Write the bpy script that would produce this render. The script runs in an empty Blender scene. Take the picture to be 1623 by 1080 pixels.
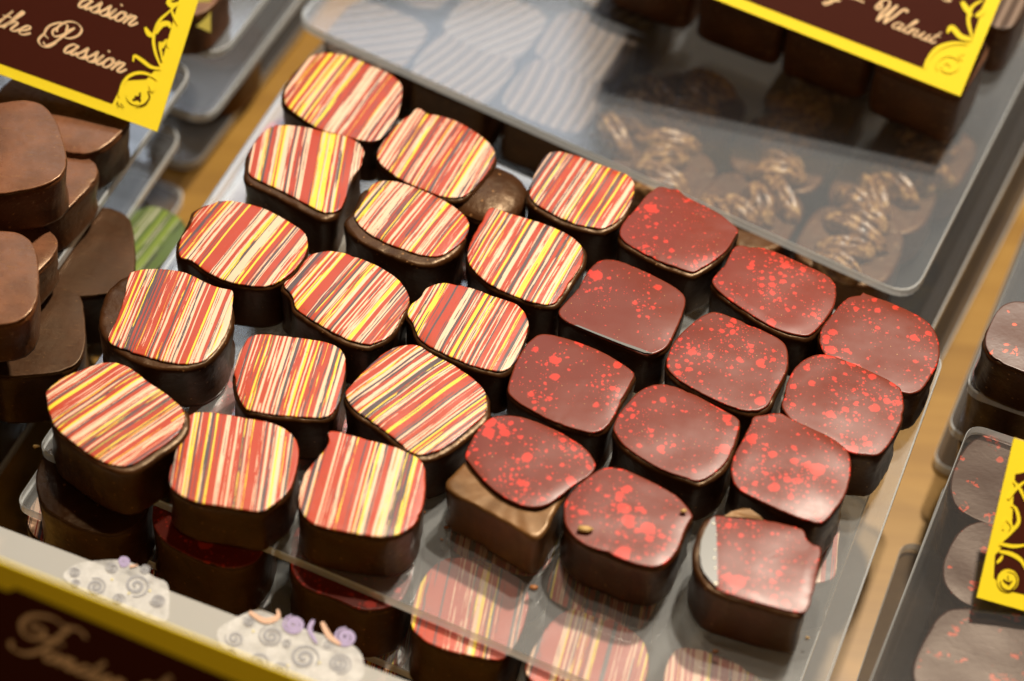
import bpy, bmesh, math, random
from mathutils import Vector, Matrix, noise
random.seed(7)
sc = bpy.context.scene
COL = sc.collection
MM = 0.001

# ------------------------------------------------------------------ camera
FPX = 4500.0; EL = 0.874069; ROLL = 0.0814; D0 = 679.27
fw = Vector((0, math.cos(EL), -math.sin(EL))); rt = Vector((1, 0, 0)); up = rt.cross(fw)
r2 = rt*math.cos(ROLL) + up*math.sin(ROLL); u2 = -rt*math.sin(ROLL) + up*math.cos(ROLL)
CAM = Vector((-1.03176, 6.03286, 0)) - fw*D0
cd = bpy.data.cameras.new('camera'); cam = bpy.data.objects.new('camera', cd); COL.objects.link(cam)
cam.matrix_world = Matrix(((r2.x, u2.x, -fw.x, CAM.x*MM), (r2.y, u2.y, -fw.y, CAM.y*MM), (r2.z, u2.z, -fw.z, CAM.z*MM), (0, 0, 0, 1)))
cd.sensor_width = 36; cd.lens = FPX/1623*36; cd.clip_start = 0.02; cd.clip_end = 20
cd.dof.use_dof = True; cd.dof.focus_distance = 0.682; cd.dof.aperture_fstop = 6.8; cd.dof.aperture_blades = 9
sc.camera = cam

# ------------------------------------------------------------------ world and lamps
w = bpy.data.worlds.new('World'); sc.world = w; w.use_nodes = True
bg = w.node_tree.nodes['Background']; bg.inputs[0].default_value = (1.0, 0.74, 0.50, 1); bg.inputs[1].default_value = 0.018
sc.view_settings.view_transform = 'Standard'; sc.view_settings.look = 'None'
sc.view_settings.exposure = 0.14; sc.view_settings.gamma = 1; sc.view_settings.use_curve_mapping = False
sc.cycles.transparent_max_bounces = 40; sc.cycles.max_bounces = 10; sc.cycles.use_denoising = True

def area(name, loc, target, power, sx, sy, col, shape='RECTANGLE'):
    d = bpy.data.lights.new(name, 'AREA'); o = bpy.data.objects.new(name, d); COL.objects.link(o)
    d.shape = shape; d.size = sx; d.size_y = sy; d.energy = power; d.color = col
    o.location = loc; o.rotation_euler = (Vector(target)-Vector(loc)).to_track_quat('-Z', 'Y').to_euler()
    return o
kd = Vector((4.2, 6.5, 15.5)).normalized()
area('ceiling_spot', kd*0.95, (0, 0, 0), 15.0, 0.045, 0.045, (1.0, 0.90, 0.75), 'DISK')
sd_ = bpy.data.lights.new('second_spot', 'SPOT'); so = bpy.data.objects.new('second_spot', sd_); COL.objects.link(so)
sd_.energy = 14.0; sd_.spot_size = math.radians(27); sd_.spot_blend = 1.0; sd_.shadow_soft_size = 0.02; sd_.color = (1.0, 0.87, 0.68)
so.location = (-0.04, 0.16, 0.95); so.rotation_euler = (Vector((0.02, -0.10, 0))-so.location).to_track_quat('-Z', 'Y').to_euler()
# pale window light behind the counter: it mirrors in the rear tray
area('window_light', (-0.13, 0.69, 0.69), (-0.02, 0.09, -0.015), 0.85, 0.34, 0.24, (0.78, 0.87, 1.0))
area('warm_glint_lamp', (0.12, -0.52, 0.70), (0, 0, 0), 0.40, 0.07, 0.04, (1.0, 0.60, 0.28))  # unseen warm lamp, added to put amber glints on the chocolate fronts

# ------------------------------------------------------------------ geometry helpers (millimetres)
def ray(u, v): return fw*FPX + r2*(u-811.5) + u2*(540-v)
def at(u, v, z):
    d = ray(u, v); return CAM + d*((z-CAM.z)/d.z)
def at_plane(u, v, p, n):
    d = ray(u, v); return CAM + d*((p-CAM).dot(n)/d.dot(n))

def link(name, me, mat, parent=None, loc=None):
    o = bpy.data.objects.new(name, me); COL.objects.link(o)
    for m in (mat if isinstance(mat, (list, tuple)) else [mat]): me.materials.append(m)
    if loc is not None: o.location = loc
    if parent is not None:
        o.parent = parent
    return o
def tag(o, label=None, cat=None, group=None, kind=None):
    if label: o['label'] = label
    if cat: o['category'] = cat
    if group: o['group'] = group
    if kind: o['kind'] = kind
    return o
def thing(name, loc, label, cat, group=None):
    o = bpy.data.objects.new(name, None); COL.objects.link(o); o.location = Vector(loc)*MM
    o.empty_display_size = 0.005
    return tag(o, label, cat, group)
def mesh(name, verts, faces, org, smooth=True, mi=None):
    me = bpy.data.meshes.new(name)
    me.from_pydata([tuple((Vector(v)-org)*MM) for v in verts], [], faces)
    bm = bmesh.new(); bm.from_mesh(me); bmesh.ops.recalc_face_normals(bm, faces=bm.faces); bm.to_mesh(me); bm.free()
    if smooth: me.polygons.foreach_set('use_smooth', [True]*len(me.polygons))
    if mi: me.polygons.foreach_set('material_index', mi)
    me.update(); return me

def spline(pts, n=110):
    """closed Catmull-Rom through the points, resampled evenly"""
    m = len(pts); out = []
    for i in range(m):
        a, b, c, d = pts[i-1], pts[i], pts[(i+1) % m], pts[(i+2) % m]
        for k in range(10):
            t = k/10; t2 = t*t; t3 = t2*t
            out.append(tuple(0.5*((2*b[j]) + (-a[j]+c[j])*t + (2*a[j]-5*b[j]+4*c[j]-d[j])*t2 + (-a[j]+3*b[j]-3*c[j]+d[j])*t3) for j in (0, 1)))
    L = [0]
    for i in range(len(out)):
        p, q = out[i], out[(i+1) % len(out)]; L.append(L[-1]+math.hypot(q[0]-p[0], q[1]-p[1]))
    res = []; j = 0
    for k in range(n):
        s = L[-1]*k/n
        while L[j+1] < s: j += 1
        f = (s-L[j])/max(L[j+1]-L[j], 1e-9); p, q = out[j], out[(j+1) % len(out)]
        res.append((p[0]+(q[0]-p[0])*f, p[1]+(q[1]-p[1])*f))
    return res
def centroid(pts):
    return (sum(p[0] for p in pts)/len(pts), sum(p[1] for p in pts)/len(pts))
def scaled(pts, s, c, dx=0, dy=0):
    return [(c[0]+(p[0]-c[0])*s+dx, c[1]+(p[1]-c[1])*s+dy) for p in pts]
def superell(cx, cy, w, d, yaw, n=3.2, N=72, seed=0):
    out = []
    for k in range(N):
        t = 2*math.pi*k/N; c, s = math.cos(t), math.sin(t)
        x = w/2*math.copysign(abs(c)**(2/n), c); y = d/2*math.copysign(abs(s)**(2/n), s)
        r = 1+0.035*noise.noise(Vector((c*1.3, s*1.3, seed*3.7)))
        out.append((cx+(x*math.cos(yaw)-y*math.sin(yaw))*r, cy+(x*math.sin(yaw)+y*math.cos(yaw))*r))
    return out

def stack_rings(name, rings, org, wob=0.0, seed=0, smooth=True, cap_top=True, cap_bot=True):
    """rings: list of (outline, z) from bottom to top, each outline the same length"""
    n = len(rings[0][0]); V = []; F = []
    for k, (ol, z) in enumerate(rings):
        for (x, y) in ol:
            if wob:
                q = Vector((x*0.09, y*0.09, z*0.12+seed*5.1)); q3 = Vector((x*0.35, y*0.35, z*0.3+seed*3.3))
                a = noise.noise(q)*wob + noise.noise(q3)*wob*0.35
                b = noise.noise(q+Vector((9, 3, 1)))*wob
                a += noise.noise(Vector((x*1.1+7, y*1.1, z*0.8+seed)))*wob*0.38; b += noise.noise(Vector((x*1.1, y*1.1+5, z*0.8+seed)))*wob*0.38
                zz = z + (noise.noise(q3+Vector((2, 7, 1)))*wob*0.5 if 0 < k < len(rings)-1 else 0)
                V.append((x+a, y+b, zz))
            else: V.append((x, y, z))
    for k in range(len(rings)-1):
        for i in range(n):
            j = (i+1) % n; F.append((k*n+i, k*n+j, (k+1)*n+j, (k+1)*n+i))
    if cap_bot:
        c = centroid(rings[0][0]); V.append((c[0], c[1], rings[0][1])); m = len(V)-1
        F += [((i+1) % n, i, m) for i in range(n)]
    if cap_top:
        c = centroid(rings[-1][0]); V.append((c[0], c[1], rings[-1][1])); m = len(V)-1; b = (len(rings)-1)*n
        F += [(b+i, b+(i+1) % n, m) for i in range(n)]
    return mesh(name, V, F, org, smooth)

def blob(name, c, r, org, seed=0, rough=0.25, sub=2):
    bm = bmesh.new(); bmesh.ops.create_icosphere(bm, subdivisions=sub, radius=1)
    for v in bm.verts:
        k = 1+rough*noise.noise(v.co*1.9+Vector((seed*3.1, 0, 0)))
        v.co = Vector((c[0]+v.co.x*r[0]*k, c[1]+v.co.y*r[1]*k, c[2]+v.co.z*r[2]*k))
        v.co = (v.co-org)*MM
    me = bpy.data.meshes.new(name); bm.to_mesh(me); bm.free()
    me.polygons.foreach_set('use_smooth', [True]*len(me.polygons)); return me

# ------------------------------------------------------------------ materials
class NT:
    def __init__(s, name):
        s.m = bpy.data.materials.new(name); s.m.use_nodes = True; s.t = s.m.node_tree; s.t.nodes.clear()
        s.out = s.n('ShaderNodeOutputMaterial')
    def n(s, typ, ins=None, **kw):
        nd = s.t.nodes.new(typ)
        for k, v in kw.items(): setattr(nd, k, v)
        for k, v in (ins or {}).items(): s.set(nd, k, v)
        return nd
    def set(s, nd, k, v):
        i = nd.inputs[k]
        if hasattr(v, 'is_output') or isinstance(v, bpy.types.NodeSocket): s.t.links.new(v, i)
        else: i.default_value = v
    def math(s, op, a, b=0.0, c=None):
        nd = s.n('ShaderNodeMath', operation=op); s.set(nd, 0, a); s.set(nd, 1, b)
        if c is not None: s.set(nd, 2, c)
        return nd.outputs[0]
    def mix(s, f, a, b):
        nd = s.n('ShaderNodeMix', data_type='RGBA'); s.set(nd, 0, f); s.set(nd, 6, a); s.set(nd, 7, b); return nd.outputs[2]
    def ramp(s, f, stops, const=True):
        nd = s.n('ShaderNodeValToRGB'); cr = nd.color_ramp; cr.interpolation = 'CONSTANT' if const else 'LINEAR'
        while len(cr.elements) < len(stops): cr.elements.new(0.5)
        for e, (p, c) in zip(cr.elements, stops): e.position = p; e.color = c if len(c) == 4 else (*c, 1)
        s.set(nd, 0, f); return nd.outputs[0]
    def coords(s, rot=0.0, off=(0, 0, 0), scale=1000.0):
        tc = s.n('ShaderNodeTexCoord')
        mp = s.n('ShaderNodeMapping'); mp.vector_type = 'POINT'
        s.t.links.new(tc.outputs['Object'], mp.inputs[0])
        mp.inputs['Rotation'].default_value = (0, 0, rot); mp.inputs['Scale'].default_value = (scale,)*3
        mp.inputs['Location'].default_value = off
        return mp.outputs[0]
    def noise(s, v, scale, detail=3, rough=0.55, dim='3D'):
        return s.n('ShaderNodeTexNoise', {'Vector': v, 'Scale': scale, 'Detail': detail, 'Roughness': rough}, noise_dimensions=dim).outputs['Fac']
    def bump(s, h, strength, dist=0.0003):
        return s.n('ShaderNodeBump', {'Strength': strength, 'Distance': dist, 'Height': h}).outputs[0]
    def principled(s, **k):
        p = s.n('ShaderNodeBsdfPrincipled'); 
        for a, b in k.items(): s.set(p, a.replace('_', ' '), b)
        s.t.links.new(p.outputs[0], s.out.inputs[0]); return p
def C4(c): return (c[0], c[1], c[2], 1)

RED = (0.42, 0.044, 0.012); CREAM = (0.80, 0.50, 0.33); YEL = (0.82, 0.58, 0.04); DRK = (0.085, 0.058, 0.058); RED2 = (0.42, 0.03, 0.015)
def striped_mat(theta, seed, pal=None, dens=1.18):
    """transfer-sheet stripes running along the local direction theta"""
    R_, C_, Y_, D_, R2_ = pal or (RED, CREAM, YEL, DRK, RED2)
    s = NT('transfer_stripes'); v = s.coords(rot=-theta, off=(seed*13.7, seed*7.3, 0))
    sp = s.n('ShaderNodeSeparateXYZ', {0: v}); x, y = sp.outputs[0], sp.outputs[1]
    vy = s.n('ShaderNodeCombineXYZ', {0: s.math('MULTIPLY', x, 0.045), 1: s.math('MULTIPLY', y, 0.35), 2: 0.0}).outputs[0]
    wob = s.math('MULTIPLY', s.math('SUBTRACT', s.noise(vy, 1.0, 2), 0.5), 0.6)
    fine = s.n('ShaderNodeCombineXYZ', {0: s.math('MULTIPLY', x, 0.5), 1: s.math('MULTIPLY', y, 2.6), 2: 0.0}).outputs[0]
    wob2 = s.math('MULTIPLY', s.math('SUBTRACT', s.noise(fine, 1.0, 2), 0.5), 0.10)
    yy = s.math('ADD', s.math('ADD', y, wob), wob2)
    def vor(sc_, o):
        n = s.n('ShaderNodeTexVoronoi', {'Scale': sc_, 'Randomness': 1.0, 'W': s.math('ADD', yy, o)}, voronoi_dimensions='1D')
        q = s.n('ShaderNodeSeparateColor', {0: n.outputs['Color']}); return q.outputs[0], q.outputs[1], q.outputs[2]
    a, a2, _ = vor(0.95*dens, seed*3.1)
    b, b2, _ = vor(1.9*dens, seed*5.7+40)
    c, c2, _ = vor(3.2*dens, seed*2.9+90)
    base = s.ramp(a, [(0, R_), (0.46, C_), (0.66, D_), (0.77, Y_), (0.86, R_)])
    mid = s.ramp(b2, [(0, C_), (0.28, R_), (0.67, D_), (0.88, Y_)])
    col = s.mix(s.math('GREATER_THAN', b, 0.52), base, mid)
    thin = s.ramp(c2, [(0, D_), (0.32, C_), (0.60, R_), (0.90, Y_)])
    # dry-brush: the finest strokes break off along their length
    br = s.n('ShaderNodeCombineXYZ', {0: s.math('MULTIPLY', x, 0.09), 1: s.math('MULTIPLY', y, 2.2), 2: 0.0}).outputs[0]
    brk = s.math('GREATER_THAN', s.noise(br, 1.0, 3), 0.50)
    col = s.mix(s.math('MULTIPLY', s.math('GREATER_THAN', c, 0.60), brk), col, thin)
    v0 = s.coords(off=(seed*2.0, seed, 0))
    tone = s.noise(v0, 0.25, 3)
    col = s.mix(s.math('MULTIPLY', tone, 0.16), col, C4(D_))
    # rubbed specks
    vn = s.n('ShaderNodeTexVoronoi', {'Vector': v0, 'Scale': 0.33}, voronoi_dimensions='2D')
    q = s.n('ShaderNodeSeparateColor', {0: vn.outputs['Color']})
    spk = s.math('LESS_THAN', vn.outputs['Distance'], s.math('MULTIPLY', s.math('SUBTRACT', q.outputs[0], 0.72), 0.22))
    col = s.mix(s.math('MULTIPLY', spk, 0.85), col, (0.16, 0.06, 0.02, 1))
    h = s.math('ADD', s.math('MULTIPLY', a, 0.5), s.noise(v0, 1.4, 4))
    rg = s.math('MULTIPLY_ADD', s.noise(v0, 0.5, 4), 0.30, 0.22)
    s.principled(Base_Color=col, Roughness=rg, Specular_IOR_Level=0.32, Normal=s.bump(h, 0.14), Coat_Weight=0.06, Coat_Roughness=0.12)
    return s.m

def speckle_mat(seed, base=(0.145, 0.027, 0.012), dot=(0.56, 0.042, 0.020), amount=1.0, redtone=0.0):
    s = NT('speckled_glaze'); v = s.coords(off=(seed*11.3, seed*5.9, 0))
    wn = s.n('ShaderNodeTexNoise', {'Vector': v, 'Scale': 0.8, 'Detail': 2.0}, noise_dimensions='2D').outputs['Color']
    wv = s.n('ShaderNodeVectorMath', {0: wn, 1: (0.5, 0.5, 0.5)}, operation='SUBTRACT').outputs[0]
    wv = s.n('ShaderNodeVectorMath', {0: wv, 'Scale': 0.9}, operation='SCALE').outputs[0]
    vv = s.n('ShaderNodeVectorMath', {0: v, 1: wv}, operation='ADD').outputs[0]
    dens = s.noise(v, 0.09, 2, dim='2D')
    mask = None
    for k, (sc_, thr, rmax) in enumerate(((0.20, 0.56, 0.42), (0.40, 0.49, 0.38), (0.75, 0.50, 0.34), (1.5, 0.60, 0.32))):
        o = s.n('ShaderNodeVectorMath', {0: vv, 1: (17.0*k, 31.0*k, 0)}, operation='ADD').outputs[0]
        n = s.n('ShaderNodeTexVoronoi', {'Vector': o, 'Scale': sc_}, voronoi_dimensions='2D')
        q = s.n('ShaderNodeSeparateColor', {0: n.outputs['Color']})
        r = s.math('MULTIPLY', s.math('SUBTRACT', s.math('ADD', q.outputs[0], s.math('MULTIPLY', s.math('SUBTRACT', dens, 0.5), 1.3)), thr+(1-amount)*0.25), rmax*1.6)
        r = s.math('MINIMUM', r, rmax)
        d = s.math('SUBTRACT', r, n.outputs['Distance'])
        mk = s.n('ShaderNodeMapRange', {0: d, 1: -0.01, 2: 0.05}).outputs[0]
        mask = mk if mask is None else s.math('MAXIMUM', mask, mk)
    big = s.noise(v, 0.07, 2)
    b = s.mix(s.math('MULTIPLY', big, 0.8), C4(base), C4((base[0]*(0.8+redtone), base[1]*0.72, base[2]*0.78)))
    dn = s.mix(s.noise(v, 0.5, 2), C4(dot), C4((dot[0]*0.8, dot[1]*0.75, dot[2])))
    col = s.mix(s.math('MULTIPLY', mask, 0.93), b, dn)
    vn = s.n('ShaderNodeTexVoronoi', {'Vector': v, 'Scale': 0.42}, voronoi_dimensions='2D')
    q = s.n('ShaderNodeSeparateColor', {0: vn.outputs['Color']})
    spk = s.math('LESS_THAN', vn.outputs['Distance'], s.math('MULTIPLY', s.math('SUBTRACT', q.outputs[1], 0.84), 0.30))
    col = s.mix(s.math('MULTIPLY', spk, 0.8), col, (0.62, 0.36, 0.12, 1))
    h = s.noise(v, 0.10, 2)
    rg = s.math('MULTIPLY_ADD', s.noise(v, 0.35, 5, 0.65), 0.14, 0.25)
    s.principled(Base_Color=col, Roughness=rg, Specular_IOR_Level=0.25, Normal=s.bump(h, 0.10, 0.0006), Coat_Weight=0.0)
    return s.m

def choc_mat(name, base, seed=0, specks=1.0, rough=0.33, scratch=0.0, bumpk=0.30, spec=0.42):
    s = NT(name); v = s.coords(off=(seed*9.1, seed*4.3, seed))
    big = s.noise(v, 0.12, 4); mid = s.noise(v, 0.6, 4)
    col = s.mix(s.n('ShaderNodeMapRange', {0: big, 1: 0.35, 2: 0.7}).outputs[0], C4(base), C4([c*k for c, k in zip(base, (1.7, 1.6, 1.45))]))
    vn = s.n('ShaderNodeTexVoronoi', {'Vector': v, 'Scale': 0.8}); q = s.n('ShaderNodeSeparateColor', {0: vn.outputs['Color']})
    spk = s.math('LESS_THAN', vn.outputs['Distance'], s.math('MULTIPLY', s.math('SUBTRACT', q.outputs[0], 0.80), 1.1*specks))
    col = s.mix(s.math('MULTIPLY', spk, 0.75), col, (0.28, 0.13, 0.045, 1))
    h = s.math('ADD', s.math('MULTIPLY', big, 1.6), s.math('ADD', s.math('MULTIPLY', mid, 0.35), s.math('MULTIPLY', spk, 0.25)))
    if scratch:
        mp = s.n('ShaderNodeMapping', {0: v}); mp.inputs['Scale'].default_value = (0.25, 2.5, 0.6)
        mp.inputs['Rotation'].default_value = (0.3, 0.2, 0.7)
        n2 = s.noise(mp.outputs[0], 1.0, 5, 0.7)
        sm = s.n('ShaderNodeMapRange', {0: n2, 1: 0.60, 2: 0.70}).outputs[0]
        col = s.mix(s.math('MULTIPLY', sm, scratch), col, (0.34, 0.17, 0.06, 1)); h = s.math('ADD', h, s.math('MULTIPLY', sm, 0.5))
    rg = s.math('MULTIPLY_ADD', mid, 0.28, rough-0.12)
    s.principled(Base_Color=col, Roughness=rg, Specular_IOR_Level=spec, Specular_Tint=(1.0, 0.72, 0.46, 1), Normal=s.bump(h, bumpk, 0.0009))
    return s.m
M_BODY = [choc_mat('dark_chocolate', (0.030, 0.0105, 0.0032), k, 1.2, 0.34) for k in range(4)]
M_TAN = choc_mat('smooth_milk_chocolate', (0.085, 0.038, 0.012), 6, 0.3, 0.34, 0, 0.05)
M_MILK = choc_mat('milk_chocolate_top', (0.120, 0.050, 0.026), 3, 0.9, 0.27, 0.55, 0.10, 0.5)
M_SHADETOP = choc_mat('shaded_brown_top', (0.030, 0.011, 0.004), 4, 0.5, 0.42, 0.2, 0.1)  # milk top darkened in colour for the shade under the left trays
M_MILKSIDE = choc_mat('milk_chocolate_side', (0.055, 0.020, 0.007), 5, 1.3, 0.36, 0.6)
M_RIM = choc_mat('cut_chocolate_rim', (0.115, 0.055, 0.020), 8, 1.2, 0.45)

def acrylic(name, veil, tint=(0.96, 0.965, 0.96), dust=(0.80, 0.81, 0.80), seed=0, rough=0.03):
    s = NT(name); v = s.coords(off=(seed*50, 0, 0))
    a = s.noise(v, 0.02, 3)
    def scr(rot, sx, sy, lo, hi):
        mp = s.n('ShaderNodeMapping', {0: v}); mp.inputs['Rotation'].default_value = (0, 0, rot); mp.inputs['Scale'].default_value = (sx, sy, 1)
        return s.n('ShaderNodeMapRange', {0: s.noise(mp.outputs[0], 1.0, 4, 0.65), 1: lo, 2: hi}).outputs[0]
    sr = s.math('MAXIMUM', scr(0.4, 0.05, 2.2, 0.62, 0.78), scr(1.9, 0.06, 2.6, 0.63, 0.8))
    grain = s.noise(v, 2.2, 4, 0.75)
    fac = s.math('ADD', s.math('MULTIPLY', s.math('MULTIPLY_ADD', a, 0.5, 0.75), veil), s.math('MULTIPLY', sr, 0.10))
    fac = s.math('ADD', fac, s.math('MULTIPLY', s.math('SUBTRACT', grain, 0.5), veil*0.45))
    tr = s.n('ShaderNodeBsdfTransparent', {0: C4(tint)}); df = s.n('ShaderNodeBsdfDiffuse', {0: C4(dust)})
    tl = s.n('ShaderNodeBsdfTranslucent', {0: C4(dust)})
    dd = s.n('ShaderNodeMixShader', {0: 0.35, 1: df.outputs[0], 2: tl.outputs[0]})
    m1 = s.n('ShaderNodeMixShader', {0: fac, 1: tr.outputs[0], 2: dd.outputs[0]})
    gl = s.n('ShaderNodeBsdfGlossy', {0: (1, 1, 1, 1), 'Roughness': s.math('MULTIPLY_ADD', grain, 0.05, rough)})
    fr = s.n('ShaderNodeFresnel', {'IOR': 1.49}); ge = s.n('ShaderNodeNewGeometry')
    frf = s.math('MULTIPLY', fr.outputs[0], s.math('SUBTRACT', 1.0, ge.outputs['Backfacing']))
    frf = s.math('MULTIPLY', frf, 1.7)  # both faces of the sheet mirror
    m2 = s.n('ShaderNodeMixShader', {0: frf, 1: m1.outputs[0], 2: gl.outputs[0]})
    s.t.links.new(m2.outputs[0], s.out.inputs[0]); return s.m
M_PLATE = acrylic('dusty_acrylic', 0.15, dust=(0.80, 0.81, 0.81))
M_PLATE_OLD = acrylic('scratched_acrylic', 0.06, tint=(0.70, 0.69, 0.67), dust=(0.5, 0.5, 0.52), seed=2)
M_EDGE = acrylic('acrylic_edge', 0.78, dust=(0.78, 0.80, 0.80), seed=3, rough=0.2)
M_PLATE_BACK = acrylic('rear_acrylic', 0.09, dust=(0.72, 0.77, 0.84), seed=5, rough=0.05)

M_FAR = acrylic('far_acrylic', 0.22, tint=(0.8, 0.8, 0.8), dust=(0.55, 0.57, 0.60), seed=6)
def plain(name, col, rough=0.5, var=0.12, sc_=0.4, spec=0.4):
    s = NT(name); v = s.coords()
    n = s.noise(v, sc_, 4)
    c = s.mix(s.math('MULTIPLY', n, var*2), C4(col), C4([x*0.55 for x in col]))
    s.principled(Base_Color=c, Roughness=rough, Specular_IOR_Level=spec, Normal=s.bump(s.noise(v, 3.0, 3), 0.06))
    return s.m
M_YEL = plain('yellow_card', (0.90, 0.68, 0.012), 0.55, 0.05)
M_BRN = plain('brown_ink', (0.052, 0.0085, 0.003), 0.5, 0.1, 0.4, 0.12)
M_TXT = plain('cream_ink', (0.82, 0.55, 0.30), 0.5, 0.05)
M_CRUMB = plain('crumb', (0.30, 0.11, 0.03), 0.6, 0.3, 1.5)
M_FLAKE = plain('pale_flake', (0.50, 0.30, 0.10), 0.6, 0.3, 1.5)

# ------------------------------------------------------------------ setting: the counter
def counter_mat():
    s = NT('lacquered_counter'); v = s.coords()
    mp = s.n('ShaderNodeMapping', {0: v}); mp.inputs['Rotation'].default_value = (0, 0, 0.42-math.pi/2); mp.inputs['Scale'].default_value = (0.004, 0.07, 1)
    n = s.noise(mp.outputs[0], 1.0, 4, 0.6)
    c = s.ramp(n, [(0.30, (0.20, 0.100, 0.020)), (0.55, (0.27, 0.145, 0.030)), (0.75, (0.31, 0.175, 0.042))], False)
    s.principled(Base_Color=c, Roughness=0.32, Specular_IOR_Level=0.22)
    return s.m
ZC = -66.0
me = mesh('counter', [(-900, -700, ZC), (900, -700, ZC), (900, 1100, ZC), (-900, 1100, ZC)], [(0, 1, 2, 3)], Vector((0, 0, ZC)), False)
tag(link('counter', me, counter_mat(), None, Vector((0, 0, ZC))*MM), 'tan lacquered counter top under the trays', 'counter', kind='structure')

# ------------------------------------------------------------------ acrylic trays
def rounded(poly, r, k=6):
    out = []; n = len(poly)
    for i in range(n):
        p = Vector(poly[i]); a = Vector(poly[i-1]); b = Vector(poly[(i+1) % n])
        d1 = (a-p).normalized(); d2 = (b-p).normalized()
        s_, e_ = p+d1*r, p+d2*r
        for j in range(k+1):
            t = j/k; q = s_*(1-t)**2 + p*2*t*(1-t) + e_*t**2
            out.append((q.x, q.y))
    return out
def tray(poly, ztop, label, r=5, th=3.0, mat=None, group='clear acrylic trays stacked on the counter'):
    ol = rounded(poly, r); c = centroid(ol); org = Vector((c[0], c[1], ztop-th)); n = len(ol)
    c_in = lambda s_: [(p[0]+(c[0]-p[0])*s_, p[1]+(c[1]-p[1])*s_) for p in ol]
    a, b = ol, c_in(0.004)
    V = [(x, y, ztop-th) for x, y in b]+[(x, y, ztop-th+0.4) for x, y in a]+[(x, y, ztop-0.4) for x, y in a]+[(x, y, ztop) for x, y in b]
    F = [tuple(range(n))[::-1], tuple(range(3*n, 4*n))]; mi = [0, 0]
    for k in range(3):
        for i in range(n):
            j = (i+1) % n; F.append((k*n+i, k*n+j, (k+1)*n+j, (k+1)*n+i)); mi.append(1)
    me = mesh('tray', V, F, org, False, mi)
    return tag(link('acrylic_tray', me, [mat or M_PLATE, M_EDGE], None, org*MM), label, 'tray', group)
def P2(u, v, z): p = at(u, v, z); return (p.x, p.y)
Z2, Z1, Z0 = -15.5, -39.0, -62.5
FL, FR, BR, BL = P2(57, 712, Z2), P2(1262, 1220, Z2), P2(1498, 566, Z2), P2(462, 118, Z2)
tray([FL, FR, BR, BL], Z2, 'pale clear tray holding the striped and the red speckled chocolates', r=4)
def shifted(dx, dy): return [(p[0]+dx, p[1]+dy) for p in (FL, FR, BR, BL)]
q = P2(22, 798, Z1); sh = (q[0]-FL[0], q[1]-FL[1])
tray(shifted(*sh), Z1, 'clear tray one level below the striped chocolates, jutting out at the front left corner', r=4)
tray(shifted(sh[0]-1, sh[1]+2), Z0, 'lowest clear tray under the striped chocolates, just above the counter', r=4)

# ------------------------------------------------------------------ chocolates
def bonbon(name, cap_pts, ztop, h, capmat, label, cat, group, body_pts=None, bscale=1.03, bshift=(0, 0), dome=0.35,
           seed=0, bodymat=None, tilt=(0, 0), capname='transfer_top', capth=0.55, taper=0.955, foot=0.985, body_drop=None, nibble=0.10):
    """cap_pts/body_pts: closed outlines in mm at the height ztop"""
    c = centroid(cap_pts); bp = body_pts or scaled(cap_pts, bscale-0.012, c, *bshift)
    cb = centroid(bp); z0 = ztop-h
    t = thing(name, (c[0], c[1], z0), label, cat, group); org = Vector((c[0], c[1], z0))
    zb = ztop-capth if body_drop is None else ztop-body_drop
    R = [(scaled(bp, foot-0.05, cb), z0), (scaled(bp, foot, cb), z0+0.5), (scaled(bp, foot, cb), z0+1.3), (scaled(bp, taper, cb), z0+h*0.25),
         (scaled(bp, (taper+0.985)/2, cb), z0+h*0.5), (scaled(bp, 0.985, cb), z0+h*0.72), (scaled(bp, 1.0, cb), zb-1.6),
         (scaled(bp, 1.0, cb), zb-0.8), (scaled(bp, 0.985, cb), zb-0.25), (scaled(bp, 0.955, cb), zb), (scaled(bp, 0.90, cb), zb+0.02), (scaled(bp, 0.6, cb), zb+0.02), (scaled(bp, 0.3, cb), zb+0.02)]
    link('chocolate_body', stack_rings('body', R, org, wob=0.45, seed=seed), bodymat or M_BODY[seed % 4], t)
    if capmat is not None:
        ol = []
        for k, (x, y) in enumerate(cap_pts):
            nn = noise.noise(Vector((x*0.9, y*0.9, seed*2.7)))*nibble + max(0, noise.noise(Vector((x*0.35, y*0.35, seed*9.7)))-0.35)*0.9
            d = Vector((x-c[0], y-c[1])).normalized(); ol.append((x-d.x*nn, y-d.y*nn))
        def zf(p, z): return z + tilt[0]*(p[0]-c[0]) + tilt[1]*(p[1]-c[1])
        n = len(ol); V = []; F = []
        rr = max(math.hypot(p[0]-c[0], p[1]-c[1]) for p in ol)
        lv = [(0.985, -capth), (1.0, -capth*0.6), (1.0, -0.12), (0.994, 0.0), (0.97, 0.03)] + [(s_, None) for s_ in (0.88, 0.75, 0.6, 0.42, 0.22)]
        for s_, dz in lv:
            for (x, y) in scaled(ol, s_, c):
                if dz is None or dz >= 0:
                    rad = math.hypot(x-c[0], y-c[1])/rr
                    und = 0.28*noise.noise(Vector((x*0.09, y*0.09, seed*4.4)))
                    z = ztop + dome*(1-rad*rad)*min(1, (1-s_)*9) + und*min(1, (1-s_)*6) + (dz or 0.03)
                else: z = ztop+dz
                V.append((x, y, zf((x, y), z)))
        for k in range(len(lv)-1):
            for i in range(n):
                j = (i+1) % n; F.append((k*n+i, k*n+j, (k+1)*n+j, (k+1)*n+i))
        V.append((c[0], c[1], ztop+dome+0.03)); m = len(V)-1; b = (len(lv)-1)*n
        F += [(b+i, b+(i+1) % n, m) for i in range(n)]
        F.append(tuple(range(n))[::-1])
        oc = Vector((c[0], c[1], ztop)); me = mesh('cap', V, F, oc)
        o = link(capname, me, capmat, t, Vector((0, 0, h))*MM)
    return t

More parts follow.
